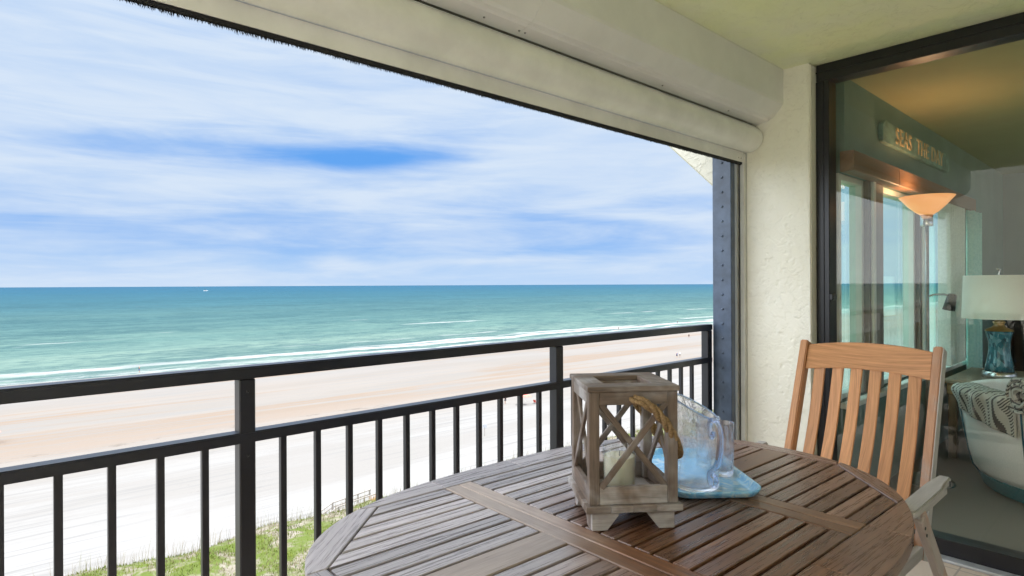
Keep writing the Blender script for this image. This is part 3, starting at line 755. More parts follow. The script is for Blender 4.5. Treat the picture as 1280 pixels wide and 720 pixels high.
def room():
    X0, X1, Y0 = 3.50, 8.15, -2.4
    b = MB(); b.box(3.47, X1, Y0, RY+0.0, -0.22, 0.045, grain=1)
    o = b.build('floor', M_RFLOOR, kind='structure')
    b = MB(); b.box(3.503, X1, Y0, RY, CZ-0.03, CZ+0.2); b.build('ceiling', M_RCEIL, kind='structure')
    b = MB(); b.box(X1, X1+0.1, Y0, RY+0.15, -0.2, CZ+0.2); b.build('room_wall', M_RWALL2, label='grey green back wall of the living room behind the table lamp', cat='wall')
    b = MB(); b.box(3.40, X1+0.1, Y0-0.1, Y0, -0.2, 0.06); b.box(3.40, X1+0.1, Y0-0.1, Y0, 2.36, CZ+0.2); b.box(5.6, 5.8, Y0-0.1, Y0, 0.06, 2.36); b.build('room_wall', M_RWALL, label='far side wall of the living room away from the sea, with an added opening for daylight', cat='wall')  # wide unseen opening added here so sun and sky brighten the room
    # window wall with its openings
    z0, z1 = 0.633, 1.905
    wl, wr = 3.60, 6.42
    t = empty('room_wall', (5.0, RY, 0), label='teal living room wall with the sea windows under the sign', cat='wall')
    b = MB(); b.box(3.605, X1, RY, RY+0.12, -0.2, z0); b.box(3.605, X1, RY, RY+0.12, z1, CZ+0.2); b.box(wr, X1, RY, RY+0.12, z0, z1)
    b.build('wall_face', M_RWALL, t, world=True)
    b = MB(); b.box(3.52, wr, RY-0.05, RY+0.0, z0-0.025, z0+0.006, 0.004); b.build('window_sill', M_WFRAME, t, world=True)
    for xa, xb in ((3.605, 4.00), (4.26, 5.06), (5.30, 6.40)):
        f = MB(); w = 0.035
        f.box(xa, xa+w, RY+0.03, RY+0.10, z0, z1, 0.003); f.box(xb-w, xb, RY+0.03, RY+0.10, z0, z1, 0.003)
        f.box(xa+w, xb-w, RY+0.03, RY+0.10, z1-w, z1, 0.003); f.box(xa+w, xb-w, RY+0.03, RY+0.10, z0+0.007, z0+w, 0.003)
        fr = f.build('window', M_WFRAME, t, world=True)
        g = MB(); g.box(xa+w-0.004, xb-w+0.004, RY+0.062, RY+0.066, z0+w-0.004, z1-w+0.004)
        o = g.build('pane', M_WGLASS, fr)
    for xa, xb in ((4.0005, 4.2595), (5.0605, 5.2995)):
        b = MB(); b.box(xa, xb, RY+0.0, RY+0.11, z0+0.007, z1-0.002, 0.004); b.build('mullion', M_MULL, t, world=True)
        b = MB(); b.box(xa+0.02, xa+0.06, RY-0.02, RY-0.0005, z0+0.007, z1-0.002, 0.004); b.build('trim', M_WFRAME, t, world=True)
    # valance
    b = MB()
    b.box(3.52, 4.31, RY-0.075, RY-0.004, 1.895, 2.005, 0.004); b.box(4.312, 5.45, RY-0.075, RY-0.004, 1.895, 2.005, 0.004); b.box(5.452, 6.45, RY-0.075, RY-0.004, 1.895, 2.005, 0.004)
    b.build('valance', M_VAL, label='brown wooden valance across the top of the living room windows', cat='valance')
    # stacked white vertical blinds at the right of the windows
    b = MB()
    for k in range(9):
        xx = 5.52+k*0.058
        b.box(xx, xx+0.004, RY-0.085, RY-0.004, 0.66, 1.89, 0.0)
        b.box(xx+0.01, xx+0.045, RY-0.05-0.01*(k % 2), RY-0.046-0.01*(k % 2), 0.66, 1.89, 0.0)
    b.build('vertical_blind', M_BLIND, label='stack of white vertical blinds drawn beside the teal curtain', cat='blind')
    b = MB()
    def cf(u, v):
        x = 6.05+0.36*u
        return (x, RY-0.10+0.022*math.sin(u*26)+0.006*math.sin(u*61), 0.30+1.58*v)
    b.grid(cf, 40, 4)
    o = b.build('curtain', M_CURT, label='narrow teal curtain coloured pale like the mirrored sky, hanging at the right edge of the windows', cat='curtain')
    sol = o.modifiers.new('th', 'SOLIDIFY'); sol.thickness = 0.003
    # sign
    t = empty('wall_sign', (4.95, RY-0.02, 2.21), label='weathered teal wooden sign reading SEAS THE DAY above the windows', cat='sign')
    b = MB()
    pts = []
    L, H, r = 0.80, 0.068, 0.05
    for cx_, cz_, a0 in ((L-r, H-r, 0), (-L+r, H-r, 90), (-L+r, -H+r, 180), (L-r, -H+r, 270)):
        for i in range(7):
            a = R(a0+i*15); pts.append((cx_+r*math.cos(a), cz_+r*math.sin(a)))
    m = Matrix.Translation((4.95, RY-0.004, 2.222)) @ Matrix.Rotation(R(90), 4, 'X')
    b.prism(pts, 0, 0.03, 0.004, m)
    b.build('board', plain('sign_teal', (0.16, 0.27, 0.24), 0.7, 0, 0.3, 9, 0.2), t, world=True)
    ml = plain('sign_letters', (0.42, 0.36, 0.22), 0.7, 0, 0.25, 12)
    for word, wx in (('SEAS', 4.55), ('THE', 4.99), ('DAY', 5.37)):
        cu = bpy.data.curves.new('lettering', 'FONT'); cu.body = word; cu.size = 0.150; cu.extrude = 0.003; cu.align_x = 'CENTER'; cu.align_y = 'CENTER'; cu.space_character = 1.15
        tmp = bpy.data.objects.new('tmp', cu); COL.objects.link(tmp); bpy.context.view_layer.update()
        me = bpy.data.meshes.new_from_object(tmp.evaluated_get(bpy.context.evaluated_depsgraph_get()))
        bpy.data.objects.remove(tmp)
        lo = bpy.data.objects.new('lettering', me); COL.objects.link(lo)
        wm = Matrix.Translation((wx, RY-0.0375, 2.222)) @ Matrix.Rotation(R(90), 4, 'X')
        lo.parent = t; lo.matrix_parent_inverse = t.matrix_world.inverted(); lo.matrix_basis = wm
        me.materials.clear(); me.materials.append(ml)

    # torchiere with a reading arm
    lx, ly = 4.47, 1.05
    t = empty('floor_lamp', (lx, ly, 0.045), label='floor lamp with a glowing orange glass bowl in front of the windows', cat='floor lamp')
    def L_(b, n, m, **k): return b.build(n, m, t, world=True, **k)
    b = MB(); b.lathe([(0.0, 0.055), (0.03, 0.055), (0.10, 0.025), (0.14, 0.012), (0.145, 0.0)], (lx, ly, 0.046), 32); L_(b, 'base', M_CHROME)
    b = MB(); b.sweep([(lx, ly, 0.09), (lx, ly, 1.0), (lx, ly, 1.655)], 0.0105, 12); L_(b, 'pole', M_SCREW)
    b = MB(); b.lathe([(0.0, -0.07), (0.032, -0.07), (0.034, -0.065), (0.034, 0.0), (0.0, 0.0)], (lx, ly, 1.715), 24); L_(b, 'socket', M_CHROME)
    m, tt, p, _ = newmat('lamp_bowl_glass'); o_ = objc(tt)
    setp(p, Base_Color=(0.85, 0.50, 0.26), Roughness=0.3)
    sp = tt.nodes.new('ShaderNodeSeparateXYZ'); tt.links.new(o_, sp.inputs[0])
    p.inputs['Emission Color'].default_value = (1.0, 0.42, 0.16, 1); p.inputs['Emission Strength'].default_value = 0.22
    b = MB(); b.lathe([(0.030, 0.0), (0.060, 0.020), (0.100, 0.058), (0.150, 0.118), (0.146, 0.118), (0.096, 0.062), (0.056, 0.026), (0.026, 0.006), (0.030, 0.0)], (lx, ly, 1.713), 40); L_(b, 'bowl', m)
    pl = bpy.data.lights.new('bulb', 'POINT'); pl.energy = 1.6; pl.color = (1.0, 0.68, 0.40); pl.shadow_soft_size = 0.03
    po = bpy.data.objects.new('bulb', pl); COL.objects.link(po); po.location = (lx, ly, 1.80); po.parent = t; po.matrix_parent_inverse = t.matrix_world.inverted()
    rv = Vector((math.sin(R(47.75)), -math.cos(R(47.75)), 0))
    a0 = Vector((lx, ly, 1.205)); a1 = a0+rv*0.16
    b = MB(); b.sweep([a0, a0+rv*0.05+Vector((0, 0, .012)), a0+rv*0.11+Vector((0, 0, .012)), a1], 0.006, 8); L_(b, 'reading_arm', M_CHROME)
    b = MB(); b.lathe([(0.0, 0.0), (0.022, -0.002), (0.026, -0.015), (0.034, -0.105), (0.031, -0.105), (0.022, -0.02)], (0, 0, 0), 20, mtx=Matrix.Translation(a1+Vector((0, 0, 0.015))) @ Matrix.Rotation(R(-14), 4, (rv.cross(Vector((0, 0, 1)))))); L_(b, 'reading_shade', M_DARK)

    # side table
    sx, sy = 5.58, 0.62
    t = empty('side_table', (sx, sy, 0.045), label='wooden side table with a rattan edge carrying the blue table lamp', cat='side table')
    b = MB(); b.box(sx-0.42, sx+0.45, sy-0.75, sy+0.50, 0.575, 0.606, 0.006, grain=1); b.build('table_top', M_SIDE, t, world=True)
    b = MB(); b.box(sx-0.40, sx+0.43, sy-0.73, sy+0.48, 0.50, 0.575, 0.004, grain=1); b.build('apron', plain('rattan', (0.42, 0.28, 0.15), 0.7, 0, 0.35, 40, 0.5), t, world=True)
    for ax, ay in ((-0.37, -0.70), (-0.37, 0.45), (0.40, -0.70), (0.40, 0.45)):
        b = MB(); b.box(sx+ax-0.025, sx+ax+0.025, sy+ay-0.025, sy+ay+0.025, 0.046, 0.50, 0.004); b.build('leg', M_SIDE, t, world=True)
    # table lamp
    lx, ly, lz = 5.50, 0.855, 0.607
    t = empty('table_lamp', (lx, ly, lz), label='blue mosaic table lamp with a wide linen drum shade on the side table', cat='table lamp')
    b = MB(); b.lathe([(0.0, 0.05), (0.085, 0.05), (0.098, 0.043), (0.102, 0.022), (0.102, 0.003), (0.098, 0.0), (0, 0)], (lx, ly, lz), 36); b.build('foot', M_CHROME, t, world=True)
    m, tt, p, _ = newmat('lamp_mosaic'); o_ = objc(tt)
    vo = tt.nodes.new('ShaderNodeTexVoronoi'); vo.inputs['Scale'].default_value = 60; tt.links.new(mapping(tt, o_, (1, 1, 0.45)), vo.inputs['Vector'])
    cc = ramp(tt, noise(tt, vo.outputs['Color'], 1.5, 1), [(0.3, (0.012, 0.06, 0.085)), (0.5, (0.03, 0.17, 0.22)), (0.7, (0.16, 0.33, 0.38))])
    tt.links.new(cc, p.inputs['Base Color']); setp(p, Roughness=0.15)
    b = MB(); b.lathe([(0.0, 0.050), (0.087, 0.052), (0.078, 0.10), (0.067, 0.16), (0.062, 0.21), (0.064, 0.26), (0.074, 0.31), (0.080, 0.335), (0.0, 0.340)], (lx, ly, lz), 36)
    b.build('body', m, t, world=True)
    b = MB(); b.lathe([(0.083, 0.336), (0.078, 0.346), (0.045, 0.362), (0.030, 0.378), (0.032, 0.392), (0.040, 0.398), (0.026, 0.410), (0.012, 0.42), (0.010, 0.44), (0, 0.44)], (lx, ly, lz), 30); b.build('cap', M_BRASS, t, world=True)
    b = MB(); b.lathe([(0.218, 0.425), (0.208, 0.735), (0.205, 0.735), (0.215, 0.425), (0.218, 0.425)], (lx, ly, lz), 48); b.build('lamp_shade', M_SHADE, t, world=True)
    b = MB(); b.sweep([(lx, ly, lz+0.43), (lx, ly, lz+0.75), (lx+0.004, ly-0.004, lz+0.775), (lx-0.012, ly+0.012, lz+0.782)], 0.006, 8)
    for k in range(3):
        a = R(120*k+20); b.sweep([(lx, ly, lz+0.728), (lx+0.206*math.cos(a), ly+0.206*math.sin(a), lz+0.728)], 0.002, 6)
    b.build('finial', M_CHROME, t, world=True)

    # tub armchair with teal plinth
    ax, ay = 4.84, 0.36
    t = empty('armchair', (ax, ay, 0.045), label='pale canvas tub armchair with a blue seam and teal base behind the glass', cat='armchair')
    def sq(k):
        def f(x, y, z, a):
            return (x*1.0, y*0.92, z)
        return f
    b = MB(); b.lathe([(0.50, 0.0), (0.515, 0.012), (0.545, 0.085), (0.55, 0.092), (0.0, 0.092)], (ax, ay, 0.048), 64, fn=sq(0)); b.build('base', M_TEAL, t, world=True)
    b = MB(); b.lathe([(0.0, 0.09), (0.546, 0.092), (0.575, 0.13), (0.60, 0.22), (0.632, 0.40), (0.650, 0.53), (0.640, 0.575), (0.60, 0.59), (0.555, 0.575), (0.53, 0.52), (0.50, 0.36), (0.0, 0.34)], (ax, ay, 0.048), 64, fn=sq(0)); b.build('shell', M_CHAIRF, t, world=True)
    b = MB(); b.lathe([(0.0, 0.345), (0.42, 0.35), (0.48, 0.37), (0.49, 0.42), (0.46, 0.455), (0.0, 0.465)], (ax, ay, 0.048), 48, fn=sq(0)); b.build('seat_cushion', M_CHAIRF, t, world=True)
    for deg in (160, 205, 115):
        a = R(deg); pr = []
        for (r_, z_) in [(0.552, 0.095), (0.581, 0.13), (0.606, 0.22), (0.638, 0.40), (0.656, 0.53), (0.646, 0.578)]:
            pr.append((ax+r_*math.cos(a), ay+r_*math.sin(a)*0.92, 0.048+z_))
        b = MB(); b.sweep(pr, 0.0045, 6); b.build('seam', M_NAVY, t, world=True)
    # throw rolled over the arm
    t = empty('throw_blanket', (4.3, 0.75, 0.6), label='black and white woven throw rolled over the armchair arm', cat='blanket')
    b = MB()
    c0 = Vector((4.30, 0.60, 0.60))
    a_ = R(142)
    def drape(u, v):
        # u along the arm (away from the camera), v over the arm from inside to outside
        ang = R(112+46*u); rr = 0.60
        base = Vector((ax+rr*math.cos(ang), ay+rr*0.92*math.sin(ang), 0))
        out = Vector((math.cos(ang), math.sin(ang)*0.92, 0)).normalized()
        s = v*1.0
        if s < 0.35: off, z = -0.075+0.11*s/0.35, 0.662+0.01*math.sin(s*9)
        elif s < 0.5: k = (s-0.35)/0.15*math.pi/2; off, z = 0.035+0.045*math.sin(k), 0.622+0.045*math.cos(k)
        else: off, z = 0.080-0.02*(s-0.5)*2, 0.622-0.17*(s-0.5)*2*(0.45+0.6*u)
        w = 0.008*math.sin(u*22+s*4)
        p = base+out*(off+w); return (p.x, p.y, z)
    b.grid(drape, 40, 30)
    o = b.build('drape', M_THROW, t, world=True); sd = o.modifiers.new('th', 'SOLIDIFY'); sd.thickness = 0.012; sd.offset = 1
    b = MB()
    ra = Vector((4.18, 0.575, 0.675)); rd = Vector((0.30, -0.34, 0.0)).normalized()
    sp_ = []
    up = Vector((0, 0, 1)); sd_ = rd.cross(up)
    def rollf(u, v):
        th = u*2*math.pi*2.6; r_ = 0.100-0.075*u
        q = ra+(sd_*math.cos(th)+up*math.sin(th))*r_+rd*(v*0.42-0.02*math.sin(u*30)*0.3)
        return tuple(q)
    b.grid(rollf, 90, 8)
    o = b.build('roll', M_THROW, t, world=True); sd = o.modifiers.new('th', 'SOLIDIFY'); sd.thickness = 0.012
    # dark open shelving at the back of the room, pale sofa with a patterned pillow
    t = empty('dark_cabinet', (7.6, 0.2, 0.045), label='dark open cabinet with slate panels behind the table lamp', cat='cabinet')
    b = MB(); b.box(7.55, 8.0, -1.9, 1.15, 0.05, 0.12); b.box(7.55, 8.0, -1.9, 1.15, 1.02, 1.10, 0.004); b.box(7.92, 8.0, -1.9, 1.15, 0.12, 1.02)
    for y in (-1.9, -1.2, -0.55, 0.0, 0.55, 1.11): b.box(7.55, 7.92, y, y+0.05, 0.12, 1.02)
    b.build('carcass', M_DARK, t, world=True)
    for y in (-1.1, -0.45, 0.1, 0.65):
        b = MB(); b.box(7.60, 7.62, y, y+0.34, 0.35, 0.86, 0.003); b.build('panel', M_SLATE, t, world=True)
    t = empty('sofa', (6.6, -0.3, 0.045), label='pale blue grey sofa beyond the side table', cat='sofa')
    b = MB(); b.box(6.25, 7.15, -1.9, 0.42, 0.10, 0.52, 0.06, seg=3); b.build('seat', M_SOFA, t, world=True)
    b = MB(); b.box(7.0, 7.25, -1.9, 0.42, 0.3, 0.80, 0.06, seg=3); b.build('backrest', M_SOFA, t, world=True)
    b = MB(); b.box(6.25, 7.15, 0.425, 0.62, 0.10, 0.64, 0.05, seg=3); b.build('armrest', M_SOFA, t, world=True)
    for xx, yy in ((6.32, -1.8), (6.32, 0.5), (7.1, -1.8), (7.1, 0.5)):
        b = MB(); b.box(xx-.03, xx+.03, yy-.03, yy+.03, 0.046, 0.10); b.build('leg', M_DARK, t, world=True)
    b = MB()
    b.lathe([(0.0, -0.06), (0.12, -0.055), (0.2, -0.03), (0.235, 0.0), (0.2, 0.03), (0.12, 0.055), (0.0, 0.06)], (0, 0, 0), 32,
            mtx=Matrix.Translation((6.35, 0.36, 0.72)) @ Matrix.Rotation(R(-60), 4, 'Y') @ Matrix.Rotation(R(45), 4, 'Z'),
            fn=lambda x, y, z, a: (x*(1+0.28*abs(math.sin(2*a))), y*(1+0.28*abs(math.sin(2*a))), z))
    b.build('throw_pillow', M_PILLOW, label='grey patterned pillow propped on the pale sofa', cat='pillow')
room()

# ------------------------------------------------------------------ dining table
TC = Vector((0.0, 0.0, 0.0))
TZ = 0.735
def table():
    # centre of the top in world coordinates (the table is turned 1.5 degrees)
    cx, cy = 1.230, 0.945
    c = SM @ Vector((cx, cy, 0))
    t = empty('dining_table', (c.x, c.y, 0), SHORE, label='oval slatted teak dining table with a weathered grey top', cat='table')
    A, B = 0.795, 0.512
    def outl(a):
        ca, sa = math.cos(a), math.sin(a)
        n = 2.75 if ca < 0 else (2.45 if sa > 0 else 2.3)
        return (A*math.copysign(abs(ca)**(2/n), ca), (B if sa > 0 else 0.543)*math.copysign(abs(sa)**(2/n), sa)+0.003)
    def arc_between(p, q, k=26):
        """outline points between the outline hits of p and q (counter-clockwise), given as angles"""
        return [outl(p+(q-p)*i/k) for i in range(k+1)]
    def ang_at(pred):
        # angle on the outline where pred changes sign is found by bisection
        lo, hi = pred[1], pred[2]
        fl = pred[0](*outl(lo)) > 0
        for _ in range(40):
            m = (lo+hi)/2
            if (pred[0](*outl(m)) > 0) == fl: lo = m
            else: hi = m
        return (lo+hi)/2
    oa, ob, ox, oy = 0.735, 0.425, 0.50, 0.19       # opening: half length, half width, corner cuts
    s0, s1 = 0.250, 0.292                            # double strips at |x|
    T0, T1 = TZ-0.028, TZ
    pi = math.pi
    e = 0.0007
    def xline(x): return lambda px, py: px-x
    def yline(y): return lambda px, py: py-y
    fr = MB()
    bev = 0.0022
    for sx in (1, -1):
        for sy in (1, -1):
            def mp(pts):
                q = [(sx*x, sy*y) for x, y in pts]
                return q if sx*sy > 0 else q[::-1]
            def arcq(fa, fb):
                """outline in this quadrant between x=fa.. helper on mirrored angles"""
                pass
            # angles in the quadrant
            def A_(x=None, y=None):
                f = xline(sx*x) if x is not None else yline(sy*y)
                base = {(1, 1): (0, pi/2), (-1, 1): (pi/2, pi), (-1, -1): (pi, 1.5*pi), (1, -1): (1.5*pi, 2*pi)}[(sx, sy)]
                return ang_at((f, base[0]+1e-4, base[1]-1e-4))
            def arcp(a, b_, k=22): return [outl(a+(b_-a)*i/k) for i in range(k+1)]
            def poly(pts):
                # order consistently counter-clockwise
                ar = sum(pts[i-1][0]*pts[i][1]-pts[i][0]*pts[i-1][1] for i in range(len(pts)))
                return pts if ar > 0 else pts[::-1]
            # top/bottom board from x = s1 to the diagonal corner
            a1, a2 = A_(x=s1), A_(x=ox+e)
            # side board between strips and corner
            pts = [(sx*(s1+0), sy*ob)]+arcp(a1, A_(x=ox+0.045))+[(sx*ox, sy*ob)]
            fr.prism(poly(pts), T0, T1, bev, rot=0)
            # diagonal board from (ox,ob) to (oa,oy)
            a3, a4 = A_(x=ox+0.045+e), A_(y=oy)
            pts = [(sx*(ox+e), sy*ob)]+arcp(a3, a4)+[(sx*(oa), sy*(oy+e))]
            fr.prism(poly(pts), T0, T1, bev, rot=math.atan2(-sy*(ob-oy), sx*(oa-ox)))
            # middle board over the strips (to x=0)
            a5, a6 = A_(x=s1-e), (pi/2 if sy > 0 else 1.5*pi)
            pts = [(sx*(s1-e), sy*ob)]+arcp(a5, a6)+[(0, sy*ob)]
            fr.prism(poly(pts), T0, T1, bev, rot=0)
    for sx in (1, -1):
        k = 16
        if sx > 0:
            a = ang_at((yline(oy), 1e-4, pi/2)); arc = [outl(-a+2*a*i/k) for i in range(k+1)]
        else:
            a = ang_at((yline(oy), pi/2, pi-1e-4)); arc = [outl(a+(2*pi-2*a)*i/k) for i in range(k+1)]
        pts = arc+[(sx*oa, oy-e), (sx*oa, -oy+e)] if sx > 0 else arc+[(sx*oa, -oy+e), (sx*oa, oy-e)]
        ar = sum(pts[i-1][0]*pts[i][1]-pts[i][0]*pts[i-1][1] for i in range(len(pts)))
        fr.prism(pts if ar > 0 else pts[::-1], T0, T1, bev, rot=pi/2)
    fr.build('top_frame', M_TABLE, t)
    st = MB()
    for sx in (1, -1):
        st.box(sx*(s0-0.043), sx*(s0-e), -ob+e, ob-e, T0, T1, bev)
        st.box(sx*(s0+e), sx*(s1+0.002), -ob+e, ob-e, T0, T1, bev)
    for sx in (1, -1): st.box(sx*(s1+0.0035), sx*(oa-0.001), -0.040, 0.040, T0, T1-0.0002, bev)
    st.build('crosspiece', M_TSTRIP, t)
    sl = MB(); gap = 0.0074
    n = 18; pitch = (2*ob)/n
    for i in range(n):
        y0 = -ob+pitch*i+gap/2; y1 = y0+pitch-gap
        m_ = s0-0.043-0.004
        sl.box(-m_, m_, y0, y1, T0+0.003, T1-0.0006, 0.0018, grain=0)
    hw = 0.0425
    m2 = 8; pt = (ob-hw)/m2
    for sy in (1, -1):
        for i in range(m2):
            ya = hw+pt*i+gap/2; yb = ya+pt-gap
            def xm(y): return oa if y <= oy else oa-(y-oy)*(oa-ox)/(ob-oy)
            for sx in (1, -1):
                xi = s1+0.006
                xa_, xb_ = xm(ya)-0.005, xm(yb)-0.005
                pts = [(sx*xi, sy*ya), (sx*xa_, sy*ya), (sx*xb_, sy*yb), (sx*xi, sy*yb)]
                if ya < oy < yb: pts.insert(2, (sx*(oa-0.005), sy*oy))
                ar = sum(pts[j-1][0]*pts[j][1]-pts[j][0]*pts[j-1][1] for j in range(len(pts)))
                sl.prism(pts if ar > 0 else pts[::-1], T0+0.003, T1-0.0006, 0.0018)
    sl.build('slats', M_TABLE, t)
    b = MB()
    b.box(-0.70, 0.70, 0.30, 0.345, T0-0.05, T0-0.002, 0.003); b.box(-0.70, 0.70, -0.345, -0.30, T0-0.05, T0-0.002, 0.003)
    b.box(-0.58, -0.53, -0.298, 0.298, T0-0.05, T0-0.002, 0.003); b.box(0.53, 0.58, -0.298, 0.298, T0-0.05, T0-0.002, 0.003)
    b.box(-0.03, 0.03, -0.298, 0.298, T0-0.05, T0-0.002, 0.003)
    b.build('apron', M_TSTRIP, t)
    for sx in (1, -1):
        for sy in (1, -1):
            b = MB(); b.bar((sx*0.50, sy*0.27, T0-0.03), (sx*0.22, sy*0.27, 0.0), 0.030, 0.062, (0, 0, 1), 0.004); b.build('leg', M_TSTRIP, t)
    b = MB(); b.box(-0.42, -0.38, -0.25, 0.25, 0.42, 0.47, 0.003); b.build('stretcher', M_TSTRIP, t)
    b = MB(); b.box(0.38, 0.42, -0.25, 0.25, 0.42, 0.47, 0.003); b.build('stretcher', M_TSTRIP, t)
    return t
table()

# ------------------------------------------------------------------ lantern
def lantern():
    c = (1.178, 0.905); rz = R(-36.9)
    t = empty('lantern', (c[0], c[1], TZ), rz, label='square driftwood lantern with crossed slats and a rope handle at the table centre', cat='lantern')
    def bl(b, n, m=M_LANT, **k): return b.build(n, m, t, **k)
    H = 0.325; w = 0.1025; pw = 0.1115; pz = 0.043
    # feet: bracket shapes on the four corners
    for sx in (1, -1):
        for sy in (1, -1):
            b = MB()
            def foot(ax):
                # board 0.012 thick along axis ax at the corner
                pts = [(0.096, 0.0), (0.060, 0.0), (0.036, 0.030), (0.030, 0.0425), (0.096, 0.0425)]
                if ax == 'x':
                    m = Matrix(((sx, 0, 0, 0), (0, 0, sy, 0), (0, 1, 0, 0), (0, 0, 0, 1)))
                else:
                    m = Matrix(((0, 0, sx, 0), (sy, 0, 0, 0), (0, 1, 0, 0), (0, 0, 0, 1)))
                return pts, m
            pts, m = foot('x'); b.prism(pts, 0.084, 0.098, 0.0012, m)
            pts, m = foot('y'); b.prism([(x if x < 0.09 else 0.0835, y) for x, y in pts], 0.084, 0.098, 0.0012, m)
            bmesh.ops.recalc_face_normals(b.bm, faces=b.bm.faces[:])
            bl(b, 'foot')
    b = MB()
    # plinth made of mitred strips, slightly uneven
    xs = [-pw, -0.055, -0.004, 0.050, pw]
    for i in range(4):
        z = 0.0005*(i % 2)
        b.box(xs[i]+0.0004, xs[i+1]-0.0004, -pw, -pw+0.03, pz+z, pz+0.0155-z, 0.001)
        b.box(xs[i]+0.0004, xs[i+1]-0.0004, pw-0.03, pw, pz, pz+0.0155, 0.001)
        if True:
            ya, yb = max(xs[i], -pw+0.0305), min(xs[i+1], pw-0.0305)
            b.box(-pw, -pw+0.03, ya+0.0004, yb-0.0004, pz, pz+0.0155, 0.001, grain=1)
            b.box(pw-0.03, pw, ya+0.0004, yb-0.0004, pz, pz+0.0155, 0.001, grain=1)
    b.box(-pw+0.0305, pw-0.0305, -pw+0.0305, pw-0.0305, pz+0.002, pz+0.014)
    bl(b, 'plinth')
    z0 = pz+0.0157; z1 = H-0.012
    sw = 0.024
    for sx in (1, -1):
        for sy in (1, -1):
            b = MB(); b.box(sx*(w-sw), sx*w, sy*(w-sw), sy*w, z0, z1, 0.0015); bl(b, 'post')
    rb = 0.040; rt = 0.030
    for a in range(4):
        m = Matrix.Rotation(a*math.pi/2, 4, 'Z')
        b = MB(); b.box(-w+sw+.0003, w-sw-.0003, -w+0.001, -w+0.013, z0, z0+rb, 0.0012, m, 0); bl(b, 'rail')
        b = MB(); b.box(-w+sw+.0003, w-sw-.0003, -w+0.001, -w+0.013, z1-rt, z1-0.0002, 0.0012, m, 0); bl(b, 'rail')
        za, zb = z0+rb, z1-rt; hx = w-sw
        for k, dy in ((1, 0.0035), (-1, 0.0115)):
            b = MB()
            p = m @ Vector((-k*(hx-0.004), -w+dy, za-0.002)); q = m @ Vector((k*(hx-0.004), -w+dy, zb+0.002))
            b.bar(p, q, 0.0075, 0.0135, m.to_3x3() @ Vector((0, 0, 1)), 0.001)
            bl(b, 'cross_slat')
    b = MB()
    # top frame with a square opening
    tw = 0.1065; iw = 0.056
    for sy in (1, -1): b.box(-tw, tw, sy*iw, sy*tw, z1, H, 0.0015, grain=0)
    for sx in (1, -1): b.box(sx*iw, sx*tw, -iw+.0004, iw-.0004, z1, H, 0.0015, grain=1)
    bl(b, 'top_frame')
    b = MB()
    for a in range(4):
        m = Matrix.Rotation(a*math.pi/2, 4, 'Z')
        b.box(-iw, iw, -iw-0.008, -iw, z1-0.024, z1-0.0005, 0.001, m, 0)
    bl(b, 'inner_rim')
    # rope handle: three twisted strands hanging over the right side
    path = []
    n = 90
    for i in range(n+1):
        th = math.pi*i/n
        cs = math.cos(th)
        u = 0.128*math.sin(th)**0.62
        v = -(w+0.010)*math.copysign(abs(cs)**0.75, cs)
        zz = H-0.030-0.150*math.sin(th)**1.1
        path.append(Vector((u, v, zz)))
    path = [Vector((0.0, -w+0.02, H-0.028))]+path+[Vector((0.0, w-0.02, H-0.028))]
    b = MB()
    for sgn in range(3):
        pts = []
        for i, p in enumerate(path):
            tv = (path[min(i+1, len(path)-1)]-path[max(i-1, 0)]).normalized()
            s1_ = tv.cross(Vector((0.3, 0.2, 1))).normalized(); s2_ = tv.cross(s1_)
            a = i*0.42+sgn*2.094
            pts.append(p+(s1_*math.cos(a)+s2_*math.sin(a))*0.0062)
        b.sweep(pts, 0.0056, 8)
    bl(b, 'rope_handle', M_ROPE)
    # candle in a jar (stands inside)
    cc = t.matrix_world @ Vector((-0.002, 0.012, 0))
    cz = TZ+pz+0.0158
    k = empty('candle', (cc.x, cc.y, cz), 0, label='cream candle in a clear glass jar inside the lantern', cat='candle')
    b = MB(); b.lathe([(0.0, 0.0005), (0.038, 0.0005), (0.0405, 0.004), (0.0405, 0.098), (0.0395, 0.0995), (0.0383, 0.098), (0.0383, 0.006), (0.037, 0.005), (0.0, 0.005)], n=40); b.build('jar', M_JAR, k)
    b = MB(); b.lathe([(0.0, 0.0055), (0.0365, 0.0055), (0.0378, 0.008), (0.0378, 0.078), (0.036, 0.0792), (0.012, 0.0775), (0.0, 0.077)], n=40); b.build('wax', M_WAX, k)
    b = MB(); b.sweep([(0, 0, 0.077), (0.0005, 0, 0.085), (0.002, 0, 0.091)], 0.0009, 6); b.build('wick', M_DARK, k)
lantern()

